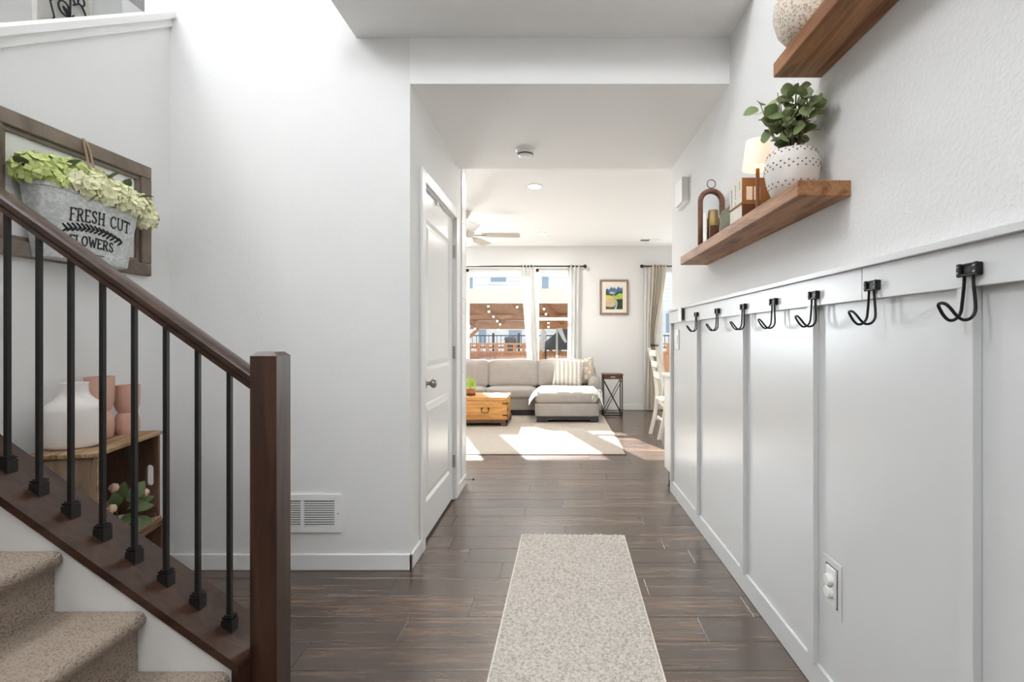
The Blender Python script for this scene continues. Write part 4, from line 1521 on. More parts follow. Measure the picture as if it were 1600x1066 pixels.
MB().tube([(XW + .03, 3.17, 2.82), (XW + .03, 3.17, 3.72)], .005, 6).build('scroll', 'iron_black', ia, True)
MB().tube([(XW + .03, y, z) for (y, z) in ((3.08, 2.95), (3.035, 3.04), (3.07, 3.10), (3.045, 3.18), (3.08, 3.26))], .005, 6).build('scroll', 'iron_black', ia, True)
for (cy, cz, r0, a0, sg_) in ((3.125, 3.045, .035, 0, 1), (3.135, 3.20, .05, -1.2, -1), (3.245, 3.14, .07, 2.4, 1), (3.235, 3.30, .05, -2.2, -1), (3.13, 3.40, .05, 0, 1), (3.23, 3.50, .06, 2.0, 1)):
    iron(spiral(cy, cz, r0, 1.25, a0, sg_))
lf_i = leaf_mesh('iron_leaf', .075, .035, 'iron_black', .2)
for (y, z, d) in ((3.21, 3.12, (0, .5, -.8)), (3.12, 3.20, (0, .6, -.6)), (3.22, 3.32, (0, -.4, .9)), (3.12, 3.42, (0, .3, .9))):
    place_leaf(lf_i, ia, Vector((XW + .032, y, z)) - Vector(ia.location), d, (1, 0, 0), 1.0, 'iron_leaf')
iron([(3.28, 2.90), (3.30, 3.05), (3.285, 3.20), (3.24, 3.28), (3.19, 3.25)])

# ================================================================== LIVING ROOM
# ---- big rug
rg_ = thing('area_rug', (-.85, 6.45, 0), 'large beige pile rug under the sofa and chest', 'rug')
vs, fs = [], []
nx, ny = 120, 100
for j in range(ny + 1):
    for i in range(nx + 1):
        x = -2.40 + 3.086 * i / nx
        y = 5.13 + 2.62 * j / ny
        e = 0 if i in (0, nx) or j in (0, ny) else 1
        vs.append((x, y, .001 + e * (.013 + .003 * noise.noise((x * 18, y * 18, 0)))))
for j in range(ny):
    for i in range(nx):
        a_ = j * (nx + 1) + i
        fs.append((a_, a_ + 1, a_ + nx + 2, a_ + nx + 1))
MB().add(vs, fs).build('rug_pile', 'rug_pile', rg_, True)
MB().bbox(-2.404, .690, 5.126, 7.754, .0003, .006, .002).build('rug_border', 'cover_brown_dark', rg_)
RZ = .0165

# ---- sectional sofa
so = thing('sectional_sofa', (-.9, 7.6, RZ), 'light taupe sectional sofa with chaise and dark plinth', 'sofa')
# plinths
MB().bbox(-2.75, -.30, 7.63, 8.12, RZ, .10, .004).build('plinth', 'sofa_base_dark', so)
pl_ = MB()
pl_.bbox(-.295, .555, 7.0, 8.12, .045, .10, .003).bbox(-.295, -.14, 7.0, 7.3, RZ, .05, .003).bbox(.43, .555, 7.0, 7.3, RZ, .05, .003).bbox(-.295, .555, 7.9, 8.12, RZ, .05, .003)
pl_.build('plinth', 'sofa_base_dark', so)
# bases
MB().soft((-1.53, 7.84, .185), (2.46, .50, .19), .02, 6).build('seat_base', 'sofa_fabric', so, True)
MB().soft((.122, 7.545, .185), (.885, 1.14, .19), .025, 8).build('chaise_base', 'sofa_fabric', so, True)
# seat cushions
for (xa, xb) in ((-2.62, -1.84), (-1.84, -1.075), (-1.075, -.325)):
    MB().soft(((xa + xb) / 2, 7.76, .348), (xb - xa - .008, .40, .165), .05, 10, .012, None, .004, xa).build('seat_cushion', 'sofa_fabric', so, True)
MB().soft((.118, 7.43, .355), (.87, .90, .18), .065, 14, .012, None, .005, 3).build('chaise_cushion', 'sofa_fabric', so, True)
# back frame, arms
MB().soft((-1.03, 8.10, .40), (3.25, .12, .62), .04, 8).build('back_frame', 'sofa_fabric', so, True)
MB().soft((.547, 7.83, .34), (.185, .60, .50), .085, 10, .008).build('arm', 'sofa_fabric', so, True)
MB().soft((-2.68, 7.82, .34), (.20, .62, .50), .085, 10, .008).build('arm', 'sofa_fabric', so, True)
# back cushions
for i, (xa, xb, dz) in enumerate(((-2.58, -1.835, .0), (-1.835, -1.07, .0), (-1.07, -.31, .004), (-.31, .47, .012))):
    M_ = Matrix.Rotation(R(-9), 4, 'X')
    MB().soft(((xa + xb) / 2, 7.93, .612 + dz), (xb - xa - .006, .20, .42), .05, 14, .018, M_, .010, i * 3.1).build('back_cushion', 'sofa_fabric', so, True)

# throw pillows: square with pinched corners
def pillow(w_, h_, t_, M_, seed):
    vs, fs = [], []
    n = 18
    for side in (1, -1):
        for j in range(n + 1):
            for i in range(n + 1):
                u, v = 2 * i / n - 1, 2 * j / n - 1
                th = t_ / 2 * ((1 - u ** 4) * (1 - v ** 4)) ** .55
                pin = 1 - .07 * (1 - abs(u)) * 0 - .06 * (1 - u * u) * (abs(v) > .999) * 0
                x = u * w_ / 2 * (1 - .05 * (1 - abs(u) ** 3) - .04 * (1 - v * v) * abs(u))
                z = v * h_ / 2 * (1 - .04 * (1 - u * u) * abs(v))
                vs.append(M_ @ Vector((x, side * th + .006 * noise.noise((u * 3, v * 3, seed)), z)))
    m = (n + 1) * (n + 1)
    for s_ in (0, 1):
        for j in range(n):
            for i in range(n):
                a_ = s_ * m + j * (n + 1) + i
                q = (a_, a_ + 1, a_ + n + 2, a_ + n + 1)
                fs.append(q if s_ else q[::-1])
    return MB().add(vs, fs)


o = pillow(.44, .42, .15, Matrix.Translation((.150, 7.69, .645)) @ Matrix.Rotation(R(-16), 4, 'X') @ Matrix.Rotation(R(5), 4, 'Y'), 1).build('throw_pillow', 'pillow_stripe', None, True, origin=(.15, 7.72, .46))
tag(o, 'white and grey striped throw pillow on the chaise', 'pillow')
o = pillow(.42, .40, .14, Matrix.Translation((.355, 7.815, .66)) @ Matrix.Rotation(R(-13), 4, 'X') @ Matrix.Rotation(R(-9), 4, 'Y'), 2).build('throw_pillow', 'pillow_lace', None, True, origin=(.355, 7.80, .46))
tag(o, 'cream and beige patterned throw pillow beside the sofa arm', 'pillow')

# throw blanket draped over the chaise: a thick folded band following the cushion
tb = thing('throw_blanket', (.15, 7.2, .45), 'white fringed throw blanket draped across the chaise', 'blanket')
vs, fs = [], []
nu, nv = 60, 10
path = []
for i in range(nu + 1):
    t_ = i / nu
    x = -.40 + t_ * 1.02
    # height profile: up over the left edge, flat, down over the right front corner
    if x < -.26:
        z = .445 - ((-.26 - x) / .14) ** 2 * .13
    elif x > .50:
        z = .462 - ((x - .50) / .12) ** 2 * .20
    else:
        z = .462
    path.append((x, z))
for i, (x, z) in enumerate(path):
    for j in range(nv + 1):
        s_ = j / nv
        t_ = i / nu
        yc = 7.19 - .02 * t_
        wd = .58 - .06 * t_
        y = yc + (s_ - .36) * wd
        dr_ = max(0, 7.065 - y)
        lift = .004 + .009 * abs(math.sin(s_ * PI * 3 + t_ * 4)) * min(1, s_ * 6) + .004 * noise.noise((x * 9, y * 9, 1))
        vs.append((x, y, z - .004 + lift - dr_ * dr_ * 7.5))
for i in range(nu):
    for j in range(nv):
        a_ = i * (nv + 1) + j
        fs.append((a_, a_ + nv + 1, a_ + nv + 2, a_ + 1))
top_n = len(vs)
vs2 = [(x, y, z - .012) for (x, y, z) in vs]
fs2 = [tuple(top_n + q for q in f[::-1]) for f in fs]
MB().add(vs + vs2, fs + fs2).build('blanket_cloth', 'throw_white', tb, True)
frg = MB()
rr = random.Random(8)
for k in range(26):
    y = 7.085 + .0105 * k
    x = .585 + rr.uniform(-.05, .03)
    frg.tube(spline([(x - .03, y, .40), (x + rr.uniform(.005, .02), y + rr.uniform(-.01, .01), .36), (x + rr.uniform(-.01, .04), y + rr.uniform(-.02, .01), .27)], 4), .004, 5)
for k in range(12):
    x = .46 + .011 * k
    frg.tube(spline([(x, 7.06, .455), (x + rr.uniform(-.01, .02), 6.995, .42), (x + rr.uniform(-.01, .02), 6.965, .33 + rr.uniform(-.03, .03))], 4), .004, 5)
frg.build('fringe', 'throw_white', tb, True)['kind'] = 'stuff'

# ---- pine trunk
tk = thing('storage_chest', (-1.2, 7.0, RZ), 'honey pine chest with iron handle used as coffee table', 'chest')
x0, x1, y0, y1 = -1.75, -.672, 6.705, 7.28
zb, zt, zl = .095, .393, .345
for k in range(3):
    za = zb + (zl - zb) * k / 3
    MB().bbox(x0, x1, y0, y0 + .018, za + .0006, zb + (zl - zb) * (k + 1) / 3 - .0006, .0012).build('front_plank', 'trunk_pine', tk)
    MB().bbox(x1 - .018, x1, y0 + .018, y1 - .018, za + .0006, zb + (zl - zb) * (k + 1) / 3 - .0006, .0012).build('side_plank', 'trunk_pine', tk)
MB().box(x0, x1 - .018, y1 - .018, y1, zb, zl).box(x0, x0 + .018, y0 + .018, y1 - .018, zb, zl).build('back_boards', 'trunk_pine', tk)
ld_ = MB().bbox(x0 - .006, x1 + .006, y0 - .008, y1 + .006, zl + .002, zt, .004).build('lid', 'trunk_pine', tk)
bs = MB()
bs.bbox(x0 - .014, x1 + .014, y0 - .014, y0 + .016, .055, .10, .004).bbox(x1 - .016, x1 + .014, y0 - .014, y1 + .012, .055, .10, .004).bbox(x0 - .014, x0 + .016, y0, y1 + .012, .055, .10, .004)
bs.box(x0, x1, y0, y1, .06, .09)
for (a, b_) in ((x0, y0), (x1 - .07, y0), (x0, y1 - .07), (x1 - .07, y1 - .07)):
    bs.bbox(a - .008, a + .078, b_ - .008, b_ + .078, RZ, .058, .004)
bs.build('base_moulding', 'trunk_base_wood', tk)
cxh = -.955
MB().tube([(cxh - .045, y0 - .006, .245), (cxh - .05, y0 - .02, .225)] + [(cxh + .045 * math.cos(a), y0 - .022, .212 + .022 * math.sin(a)) for a in [PI + PI * k / 8 for k in range(9)]] + [(cxh + .05, y0 - .02, .225), (cxh + .045, y0 - .006, .245)], .005, 6).build('handle', 'metal_dark', tk, True)
for dx in (-.043, .043):
    MB().bbox(cxh + dx - .014, cxh + dx + .014, y0 - .005, y0, .238, .256, .002).build('handle_mount', 'metal_dark', tk)
for z in (.31, .155):
    MB().bbox(x1 - .055, x1 + .003, y0 - .004, y0, z - .008, z + .008, .001).build('strap_hinge', 'metal_dark', tk)
MB().bbox(-.87, -.825, y0 - .004, y0, .350, .362, .001).build('latch', 'metal_dark', tk)
for z in (.14, .22, .30):
    MB().bbox(x1, x1 + .006, y0 + .04, y0 + .12, z - .02, z + .02, .002).build('side_iron', 'metal_dark', tk)

# small plant on the trunk
tp = thing('small_potted_plant', (-1.185, 6.92, zt), 'small bright green plant in a brown pot on the pine chest', 'plant')
T0 = Vector(tp.location)
MB().lathe([(0, 0), (.058, 0), (.062, .005), (.066, .085), (.058, .085), (.054, .07), (0, .07)], 24, T0).build('pot', 'terracotta_wood', tp, 'auto')
MB().lathe([(.0625, .002), (.067, .002), (.068, .032), (.0645, .032)], 24, T0).build('pot_band', 'cover_brown_dark', tp, 'auto')
lm5 = leaf_mesh('sprig_leaf', .055, .020, 'leaf_lime', .3, 4)
rr = random.Random(12)
for k in range(46):
    a_ = rr.uniform(0, 2 * PI)
    e_ = rr.uniform(.2, 1.4)
    d = Vector((math.cos(a_) * math.cos(e_), math.sin(a_) * math.cos(e_), math.sin(e_)))
    place_leaf(lm5, tp, Vector((0, 0, .08)) + Vector((d.x * .05, d.y * .05, abs(d.z) * rr.uniform(.02, .14))), d + Vector((0, 0, rr.uniform(-.5, .2))), (rr.uniform(-1, 1), -1, 1), rr.uniform(.8, 1.3))
for k in range(6):
    a_ = k * PI / 3
    MB().tube([(0, 0, .07), (.02 * math.cos(a_), .02 * math.sin(a_), .13), (.05 * math.cos(a_), .05 * math.sin(a_), .20)], .002, 5).build('stem', 'leaf_lime', tp, True, local=True)

# ---- side table
st_ = thing('side_table', (.81, 7.7, 0), 'small side table with wood tray top and crossed black metal legs', 'side table')
ax0, ax1, ay0, ay1, ah = .676, .952, 7.60, 7.84, .63
tp_ = MB().bbox(ax0 - .012, ax1 + .02, ay0 - .012, ay1 + .012, ah - .012, ah, .003).build('table_top', 'table_top_wood', st_)
MB().bbox(ax0, ax1, ay0, ay1, ah - .075, ah - .012, .003).build('apron', 'table_top_wood', st_)
MB().bbox((ax0 + ax1) / 2 - .035, (ax0 + ax1) / 2 + .035, ay0 - .004, ay0, ah - .055, ah - .03, .001).build('name_plate', 'metal_steel', st_)
for (x, y) in ((ax0, ay0), (ax1, ay0), (ax0, ay1), (ax1, ay1)):
    MB().bbox(x - .008, x + .008, y - .008, y + .008, 0, ah - .012, .001).build('leg', 'metal_dark', st_)
for y in (ay0, ay1):
    MB().tube([(ax0, y, .03), (ax1, y, ah - .08)], .006, 6).build('cross_brace', 'metal_dark', st_)
    MB().tube([(ax1, y, .03), (ax0, y, ah - .08)], .006, 6).build('cross_brace', 'metal_dark', st_)
    MB().bbox(ax0, ax1, y - .007, y + .007, .012, .026, .001).build('foot_bar', 'metal_dark', st_)
for x in (ax0, ax1):
    MB().bbox(x - .007, x + .007, ay0, ay1, .012, .026, .001).build('foot_bar', 'metal_dark', st_)

# ---- framed landscape picture
fp = thing('framed_picture', (.907, YB, 1.54), 'framed mountain valley landscape painting with cream mat on the back wall', 'picture')
px0, px1, pz0_, pz1_ = .674, 1.140, 1.542, 2.112
for (a, b_, c, d) in ((px0, px1, pz1_ - .032, pz1_), (px0, px1, pz0_, pz0_ + .032), (px0, px0 + .032, pz0_ + .032, pz1_ - .032), (px1 - .032, px1, pz0_ + .032, pz1_ - .032)):
    MB().bbox(a, b_, YB - .03, YB, c, d, .006).build('frame_bar', 'art_frame_wood', fp)
MB().box(px0 + .03, px1 - .03, YB - .014, YB - .004, pz0_ + .03, pz1_ - .03).build('mat_board', 'art_mat', fp)
ax, az, aw, ah_ = .772, 1.632, .272, .374
AY = YB - .0145
lay = [0]


def art(poly, mat, nm='painted_area'):
    lay[0] += 1
    MB().prism([(ax + u * aw, az + v_ * ah_) for (u, v_) in poly], 'y', AY - .0004 * lay[0] - .0006, AY).build(nm, mat, fp)


art([(0, 0), (1, 0), (1, 1), (0, 1)], 'art_sky', 'painting')
art([(0, .62), (0, .86), (.12, .90), (.2, .84), (.32, .97), (.42, .90), (.5, .95), (.62, .86), (.75, .98), (.88, .90), (1, .94), (1, .62)], 'art_mountain')
art([(.2, .71), (.3, .75), (.5, .73), (.55, .69), (.35, .67)], 'art_water')
art([(0, .60), (0, .80), (.1, .84), (.18, .70), (.3, .64), (.5, .60), (.62, .72), (.74, .82), (.86, .76), (1, .84), (1, .55)], 'art_forest')
art([(0, .40), (0, .62), (.25, .60), (.5, .56), (.8, .68), (1, .68), (1, .35)], 'art_meadow')
art([(0, .40), (0, .60), (.2, .58), (.45, .50), (.6, .44), (.3, .42)], 'art_gold')
art([(0, .06), (0, .44), (.25, .50), (.45, .48), (.6, .40), (.62, .30), (.5, .12), (.3, .06)], 'art_field')
art([(.6, .40), (.75, .44), (1, .44), (1, 0), (.55, 0), (.66, .24)], 'art_dark')
art([(0, 0), (0, .12), (.12, .10), (.3, .09), (.5, .12), (.58, .2), (.62, .30), (.68, .3), (.6, 0)], 'art_forest')
art([(.5, 0), (.62, 0), (.70, .24), (.66, .36), (.61, .38), (.64, .24)], 'art_water')

# ---- curtains, rods
CY = 8.215
rodz = 2.318


def curtain_sheet(x_at, z0, z1, folds, amp, y=CY, nz=26, nxs=90, stripes=False):
    vs, fs = [], []
    for j in range(nz + 1):
        z = z1 + (z0 - z1) * j / nz
        xa, xb = x_at(z)
        for i in range(nxs + 1):
            s_ = i / nxs
            w_ = (xb - xa)
            a_ = amp * min(1, w_ / .12)
            ph = s_ * folds * 2 * PI
            vs.append((xa + s_ * w_ + .004 * math.sin(ph * 2), y + a_ * math.sin(ph) + .004 * noise.noise((s_ * 9, z * 2, 0)), z))
    for j in range(nz):
        for i in range(nxs):
            a_ = j * (nxs + 1) + i
            fs.append((a_, a_ + 1, a_ + nxs + 2, a_ + nxs + 1))
    mb = MB()
    mb.add(vs, fs)
    mb.add([(x, yy + .002, z) for (x, yy, z) in vs], [f[::-1] for f in fs])
    return mb


def px2x(px, y):
    return (px - 872) * y / 800.0


def lerp(a, b, t):
    return a + (b - a) * t


def c1(z):
    t_ = (2.345 - z) / 1.6
    return px2x(lerp(813.5, 824, min(1, t_)), CY), px2x(lerp(834, 843, min(1, t_)), CY)


def c2(z):
    t_ = (2.345 - z) / 1.6
    return px2x(lerp(888, 886.5, min(1, t_)), CY), px2x(lerp(906, 904, min(1, t_)), CY)


def c0(z):
    return -1.74, -1.56


cu = thing('window_curtain', (px2x(828, CY), CY, .02), 'white sheer curtain between the two windows behind the sofa', 'curtain', 'white sheer curtains')
curtain_sheet(c1, .03, 2.345, 4, .028).build('curtain_panel', 'sheer_cloth', cu, True)
cu = thing('window_curtain', (px2x(896, CY), CY, .02), 'white sheer curtain at the right edge of the narrow sash window', 'curtain', 'white sheer curtains')
curtain_sheet(c2, .03, 2.345, 3, .028).build('curtain_panel', 'sheer_cloth', cu, True)
cu = thing('window_curtain', (-1.65, CY, .02), 'white sheer curtain at the far left end of the curtain rod', 'curtain', 'white sheer curtains')
curtain_sheet(c0, .03, 2.345, 4, .028).build('curtain_panel', 'sheer_cloth', cu, True)


def rod(xa, xb, label, ends):
    t_ = thing('curtain_rod', ((xa + xb) / 2, CY, rodz), label, 'curtain rod')
    MB().tube([(xa, CY, rodz), (xb, CY, rodz)], .011, 10).build('rod_bar', 'iron_black', t_, True)
    for x in ends:
        MB().ball((x, CY, rodz), .03, 14, 10).build('finial', 'iron_black', t_, True)
        q = -1 if x > (xa + xb) / 2 else 1
        MB().tube([(x + q * .10, CY, rodz), (x + q * .10, YB, rodz)], .007, 8).build('bracket', 'iron_black', t_)


rod(-2.9, px2x(913, CY), 'long black curtain rod above the two windows behind the sofa', (-2.9, px2x(914, CY)))
rod(px2x(1004, CY), 3.35, 'black curtain rod above the sliding glass door', (px2x(1003, CY), 3.35))


def c3(z):
    # gathered by the holdback at z ~ 1.05 and flaring below it
    if z > 1.05:
        t_ = ((2.345 - z) / (2.345 - 1.05))
        e_ = t_ * t_ * (3 - 2 * t_)
        return px2x(lerp(1017, 1013, e_), CY), px2x(lerp(1041, 1024, e_), CY)
    t_ = (1.05 - z) / 1.03
    return px2x(lerp(1013, 1007, t_ ** .6), CY), px2x(lerp(1024, 1037, t_ ** .6), CY)


def c4(z):
    t_ = (2.345 - z) / 2.3
    return px2x(1006, CY), px2x(lerp(1017.5, 1011, t_), CY)


dc = thing('door_curtain', (px2x(1020, CY), CY, .02), 'cream pleated curtain tied back beside the sliding glass door', 'curtain')
curtain_sheet(c3, .03, 2.345, 5, .042, CY - .02).build('curtain_panel', 'curtain_striped', dc, True)
curtain_sheet(c4, .03, 2.345, 2, .018, CY + .03).build('curtain_lining', 'sheer_cloth', dc, True)
hb = thing('curtain_holdback', (px2x(1023, 8.12), 8.12, 1.05), 'black metal curtain holdback beside the sliding door', 'holdback')
xh = px2x(1023, 8.12)
MB().tube([(xh - .04, 8.145, 1.05), (xh, 8.13, 1.05), (xh + .045, 8.14, 1.05), (xh + .075, 8.20, 1.05), (xh + .08, YB, 1.05)], .010, 8).build('hook_arm', 'iron_black', hb, True)
MB().ball((xh - .045, 8.147, 1.05), .018, 10, 8).build('hook_tip', 'iron_black', hb, True)

# ---- white dining chair seen past the end of the wall
dcx = thing('dining_chair', (1.20, 6.08, 0), 'white wooden dining chair with curved back posts near the sliding door', 'chair')
post = [(1.165, 0), (1.215, .22), (1.245, .44), (1.238, .60), (1.205, .80), (1.148, 1.05)]
for y in (5.90, 6.26):
    dx = 0 if y < 6 else -.035
    pts = spline([(x + dx, y, z) for (x, z) in post], 5)
    mb = MB()
    vs, fs = [], []
    for p in pts:
        for (ex, ey) in ((-.019, -.015), (.019, -.015), (.019, .015), (-.019, .015)):
            vs.append((p.x + ex, p.y + ey, p.z))
    for i in range(len(pts) - 1):
        for k in range(4):
            fs.append((i * 4 + k, i * 4 + (k + 1) % 4, i * 4 + 4 + (k + 1) % 4, i * 4 + 4 + k))
    fs += [(3, 2, 1, 0), tuple((len(pts) - 1) * 4 + k for k in range(4))]
    mb.add(vs, fs).build('back_leg', 'chair_white', dcx)
for (x, z) in ((1.150, .99), (1.168, .86), (1.195, .73)):
    MB().bbox(x - .03, x - .006, 5.91, 6.25, z - .035, z + .035, .004).build('back_slat', 'chair_white', dcx)
MB().bbox(1.19, 1.63, 5.87, 6.29, .43, .46, .008).build('seat', 'chair_white', dcx)
MB().bbox(1.22, 1.60, 5.90, 6.26, .375, .43, .003).build('seat_rail', 'chair_white', dcx)
for y in (5.90, 6.26):
    MB().bbox(1.57, 1.605, y - .017, y + .017, 0, .43, .003).build('front_leg', 'chair_white', dcx)
    MB().bbox(1.20, 1.58, y - .010, y + .010, .17, .195, .002).build('stretcher', 'chair_white', dcx)
MB().bbox(1.205, 1.225, 5.91, 6.25, .20, .225, .002).build('stretcher', 'chair_white', dcx)

# ---- white cabinet just past the hall wall end
cb = thing('white_cabinet', (1.2, 4.1, 0), 'white cabinet end with a white top just past the grey wainscot', 'cabinet')
MB().bbox(.888, 1.5, 3.945, 4.27, .10, .862, .003).build('cabinet_body', 'chair_white', cb)
MB().box(.91, 1.5, 3.96, 4.22, 0, .10).build('toe_kick', 'slot_dark', cb)
MB().bbox(.868, 1.52, 3.93, 4.30, .862, .886, .004).build('counter_top', 'chair_white', cb)

# ---- ceiling fan
fc_ = Vector((-1.095, 6.0, CEIL_LIV))
fn = thing('ceiling_fan', fc_, 'white ceiling fan with a lit globe over the living room', 'ceiling fan')
MB().lathe([(0, -.085), (.03, -.085), (.055, -.05), (.072, -.012), (.072, 0)], 24, fc_).build('canopy', 'fan_white', fn, 'auto')
MB().lathe([(.012, -.19), (.012, -.08)], 12, fc_).build('down_rod', 'metal_dark', fn, 'auto')
MB().lathe([(0, -.305), (.07, -.305), (.11, -.29), (.118, -.25), (.10, -.20), (.06, -.18), (0, -.18)], 28, fc_).build('motor_housing', 'fan_white', fn, 'auto')
MB().lathe([(.07, -.325), (.075, -.325), (.08, -.30), (.07, -.30)], 24, fc_).build('light_ring', 'metal_steel', fn, 'auto')
MB().lathe([(0, -.405), (.055, -.403), (.085, -.39), (.095, -.36), (.092, -.32), (.07, -.318)], 24, fc_).build('globe', 'globe_lit', fn, 'auto')
for k in range(5):
    a_ = 2 * PI * k / 5 + R(2)
    M_ = Matrix.Translation(fc_ + Vector((0, 0, -.275))) @ Matrix.Rotation(a_, 4, 'Z') @ Matrix.Rotation(R(-12), 4, 'X')
    bl = MB()
    poly = [(.20, -.05), (.30, -.062), (.62, -.066), (.645, -.055), (.65, 0), (.645, .055), (.62, .066), (.30, .062), (.20, .05)]
    tmp = MB().prism(poly, 'z', -.004, .004)
    b1 = MB().add([M_ @ q for q in tmp.v], tmp.f).build('blade', 'fan_white', fn)
    tmp = MB().bbox(.09, .26, -.018, .018, -.008, -.003, .001)
    MB().add([M_ @ q for q in tmp.v], tmp.f).build('blade_arm', 'metal_steel', b1)
MB().tube([fc_ + Vector((.06, -.02, -.31)), fc_ + Vector((.085, -.03, -.36)), fc_ + Vector((.11, -.035, -.40))], .002, 5).build('pull_chain', 'metal_steel', fn)

# ================================================================== OUTSIDE
GZ = -.45
S(MB().box(-40, 40, YB + .12, 70, GZ - .1, GZ).build('ground', 'yard_ground'), 'pale ground of the back yard')

pg = thing('pergola', (-1.0, 13, GZ), 'wooden patio cover with pale fascia out in the yard', 'pergola')
MB().box(-7, 1.3, 11.0, 11.06, 1.905, 2.225).build('fascia', 'fascia_cream', pg)
MB().prism([(11.06, 2.17), (15.4, 1.68), (15.4, 1.72), (11.06, 2.21)], 'x', -7, 1.3).build('roof_deck', 'pergola_wood', pg)
for k in range(9):
    xa = -6.6 + k * .86
    n_ = MB()
    vs = []
    for (y, z, dx) in ((11.06, 2.16, 0), (15.2, 1.69, .75)):
        for (ex, ez) in ((-.03, -.16), (.03, -.16), (.03, 0), (-.03, 0)):
            vs.append((xa + dx + ex, y, z + ez))
    n_.add(vs, [(0, 1, 2, 3), (7, 6, 5, 4), (0, 4, 5, 1), (1, 5, 6, 2), (2, 6, 7, 3), (3, 7, 4, 0)]).build('rafter', 'pergola_wood', pg)
MB().box(-7, 1.3, 14.1, 14.2, 1.68, 1.79).build('mid_beam', 'pergola_wood', pg)
MB().box(-7, 1.3, 15.0, 15.12, 1.42, 1.66).build('far_beam', 'pergola_wood', pg)
for x in (-6.5, -3.05, 1.2):
    MB().bbox(x - .07, x + .07, 15.0, 15.14, GZ, 1.42, .005).build('post', 'pergola_wood', pg)
    for s_ in (-1, 1):
        vs = []
        for (dx, z) in ((.05, .82), (.72, 1.44)):
            for (ey, ez) in ((-.04, -.06), (.04, -.06), (.04, .06), (-.04, .06)):
                vs.append((x + s_ * dx, 15.07 + ey, z + ez))
        MB().add(vs, [(0, 1, 2, 3), (7, 6, 5, 4), (0, 4, 5, 1), (1, 5, 6, 2), (2, 6, 7, 3), (3, 7, 4, 0)]).build('knee_brace', 'pergola_wood', pg)
for x in (-6.8, 1.2):
    MB().bbox(x - .07, x + .07, 11.06, 11.2, GZ, 1.905, .005).build('post', 'pergola_wood', pg)

# string lights under the pergola
slt = thing('string_lights', (-1.2, 12.0, 1.9), 'string of small warm bulbs hanging under the patio cover', 'string lights')
pts_px = ((733, 510), (742, 514), (763, 479), (764, 487), (771, 495), (777, 502), (781, 507), (778, 516), (808, 480), (850, 483), (853, 491), (857, 505), (857, 511))
bp = []
for i, (u, v_) in enumerate(pts_px):
    yy = 11.6 + .18 * ((i * 5) % 7)
    bp.append(Vector(((u - 872) * yy / 800, yy, CAMH + (527 - v_) * yy / 800)))
for p in bp:
    bb = MB().ball(p, .026, 10, 8).build('bulb', 'bulb_warm', slt, True)
    MB().lathe([(.014, .03), (.014, .07)], 8, p).build('socket', 'patio_dark', bb)
for run in (bp[0:2], bp[2:8], bp[8:9] + bp[9:13]):
    w_ = [q + Vector((0, 0, .07)) for q in run]
    MB().tube(spline(w_, 4) if len(w_) > 1 else w_, .007, 5).build('wire', 'patio_dark', slt, True)

# fence with lattice top
fe = thing('wood_fence', (-1, 17, GZ), 'orange-brown cedar fence with an open lattice top across the yard', 'fence')
bd = MB()
x = -9.0
while x < 7:
    bd.box(x, x + .135, 17.0, 17.025, GZ, .665)
    x += .14
bd.build('fence_boards', 'fence_wood', fe)['kind'] = 'stuff'
MB().box(-9, 7, 16.95, 17.06, .66, .71).build('rail', 'fence_wood', fe)
MB().box(-9, 7, 16.94, 17.07, .93, .985).build('rail', 'fence_wood', fe)
lt = MB()
x = -9.0
while x < 7:
    lt.box(x, x + .11, 17.0, 17.03, .71, .93)
    x += .30
lt.box(-9, 7, 17.005, 17.025, .80, .84)
lt.build('lattice', 'fence_wood', fe)['kind'] = 'stuff'
for x in (-8, -5.6, -3.05, -.55, 2.0, 4.5):
    MB().bbox(x - .06, x + .06, 16.93, 17.05, GZ, 1.06, .01).build('post', 'fence_wood', fe)

# dark iron railing of the neighbour's deck
ir = thing('iron_railing', (-1, 20, GZ), 'black iron railing behind the wooden fence', 'railing')
MB().box(-8, 6, 20.0, 20.04, 1.22, 1.26).build('top_rail', 'iron_black', ir)
MB().box(-8, 6, 20.0, 20.04, .78, .81).build('bottom_rail', 'iron_black', ir)
pk_ = MB()
x = -8.0
while x < 6:
    pk_.box(x, x + .02, 20.01, 20.03, .80, 1.23)
    x += .16
pk_.build('pickets', 'iron_black', ir)['kind'] = 'stuff'
for x in (-7.4, -4.95, -2.53, -1.53, 1.0, 3.4):
    MB().box(x - .04, x + .04, 19.97, 20.06, GZ, 1.34).build('post', 'iron_black', ir)

# covered grill and patio pieces
gr = thing('covered_grill', (-1.7, 18.6, GZ), 'dark covered grill behind the fence', 'grill')
MB().soft((-1.72, 18.6, .62), (.40, .5, 1.16), .08, 6).build('grill_cover', 'patio_dark', gr, True)
MB().bbox(-1.94, -1.50, 18.36, 18.42, 1.08, 1.14, .01).build('handle_bar', 'patio_dark', gr)
MB().box(-1.9, -1.54, 18.4, 18.8, GZ, .06).build('grill_stand', 'patio_dark', gr)
pb = thing('patio_canopy', (.2, 16, GZ), 'dark grey patio canopy with pale side cloth under the pergola', 'canopy')
MB().prism([(-.42, .78), (.36, .78), (.36, 1.50), (.10, 1.46), (-.42, 1.02)], 'y', 16.2, 16.8).build('canopy_side', 'patio_dark', pb)
MB().prism([(-.60, .85), (-.45, .70), (-.36, 1.35), (-.5, 1.5)], 'y', 16.0, 16.06).build('side_cloth', 'patio_cloth', pb)
for x in (-.4, .33):
    MB().box(x - .03, x + .03, 16.3, 16.36, GZ, .8).build('canopy_leg', 'patio_dark', pb)
um = thing('folded_umbrella', (-.05, 14.2, GZ), 'pale folded patio umbrella pole in front of the fence', 'umbrella')
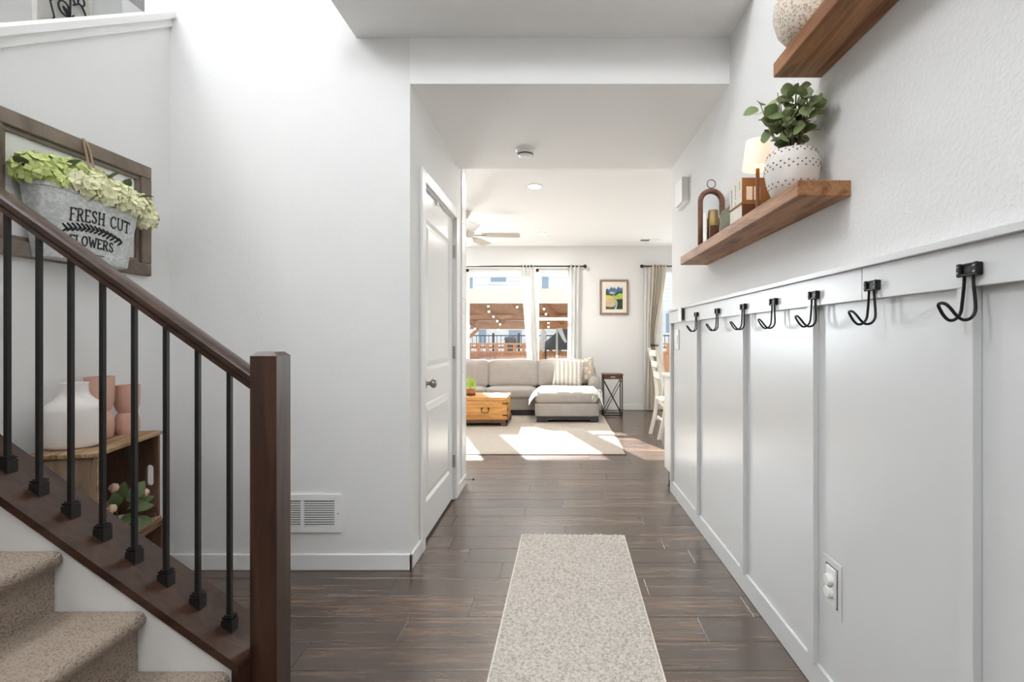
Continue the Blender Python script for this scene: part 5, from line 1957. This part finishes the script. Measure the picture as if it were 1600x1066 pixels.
MB().tube([(-.05, 14.2, GZ), (-.03, 14.2, 1.42)], .03, 10).build('pole', 'patio_cloth', um, True)
MB().prism([(-.04, 1.42), (.12, 1.12), (.20, 1.02), (.24, 1.06), (.10, 1.44)], 'y', 14.17, 14.23).build('furled_cloth', 'patio_cloth', um)
MB().lathe([(0, 0), (.24, 0), (.22, .06), (.04, .10), (0, .10)], 16, (-.05, 14.2, GZ)).build('base', 'patio_dark', um)

# bare shrub in front of the fence
sb_ = thing('bare_shrub', (-2.25, 15.9, GZ), 'leafless pinkish shrub in front of the fence', 'shrub')
tw_ = MB()
rr = random.Random(31)
for k in range(70):
    a_ = rr.uniform(0, 2 * PI); e_ = rr.uniform(.75, 1.5)
    d = Vector((math.cos(a_) * math.cos(e_), math.sin(a_) * math.cos(e_), math.sin(e_)))
    p0 = Vector((-2.25, 15.9, GZ)); L_ = rr.uniform(.9, 1.4)
    p1_ = p0 + d * L_ * .6; p2_ = p0 + d * L_ + Vector((rr.uniform(-.12, .12), 0, rr.uniform(-.05, .1)))
    tw_.tube([p0, p1_, p2_], [.012, .008, .004], 4)
    for q in range(3):
        p3 = p1_ + (p2_ - p1_) * rr.uniform(.1, .9)
        tw_.tube([p3, p3 + Vector((rr.uniform(-.2, .2), rr.uniform(-.1, .1), rr.uniform(.05, .2)))], [.006, .003], 4)
tw_.build('twigs', 'shrub_twig', sb_)['kind'] = 'stuff'

# neighbour's house
nh = thing('neighbour_house', (-2, 26, GZ), 'pale blue-grey sided house behind the fence', 'house')
HY = 25.0
sd_ = MB()
z = GZ
while z < 6.4:
    sd_.add([(-14, HY - .03, z), (10, HY - .03, z), (10, HY, z + .19), (-14, HY, z + .19), (-14, HY, z), (10, HY, z)], [(0, 1, 2, 3), (0, 4, 5, 1)])
    z += .19
sd_.build('siding', 'house_siding', nh)['kind'] = 'stuff'
MB().box(-14, 10, HY, HY + 8, GZ, 6.4).build('wall', 'house_siding', nh)
MB().prism([(HY - .6, 6.35), (HY + 8.6, 6.35), (HY + 4, 9.0)], 'x', -14.5, 10.5).build('roof', 'house_roof', nh)


def hwin(x0, x1, z0, z1):
    o_ = MB()
    f_ = .12
    o_.box(x0 - f_, x1 + f_, HY - .08, HY, z1, z1 + f_).box(x0 - f_, x1 + f_, HY - .08, HY, z0 - f_, z0).box(x0 - f_, x0, HY - .08, HY, z0, z1).box(x1, x1 + f_, HY - .08, HY, z0, z1)
    w_ = o_.build('window', 'house_trim', nh)
    MB().box(x0, x1, HY - .045, HY - .03, z0, z1).build('pane', 'house_glass', w_)


def hx(px): return (px - 872) * HY / 800
def hz(py_): return CAMH + (527 - py_) * HY / 800


hwin(hx(724), hx(739), hz(470), hz(434))
hwin(hx(767), hx(791), hz(441), hz(434))
hwin(hx(847), hx(857), hz(470), hz(433))
hwin(hx(748), hx(760), hz(536), hz(515))
hwin(hx(795), hx(815), hz(536), hz(516))
hwin(hx(1040), hx(1055), hz(520), hz(490))
MB().box(hx(720), hx(900), HY - .10, HY - .03, hz(460), hz(456)).build('belt_trim', 'house_trim', nh)
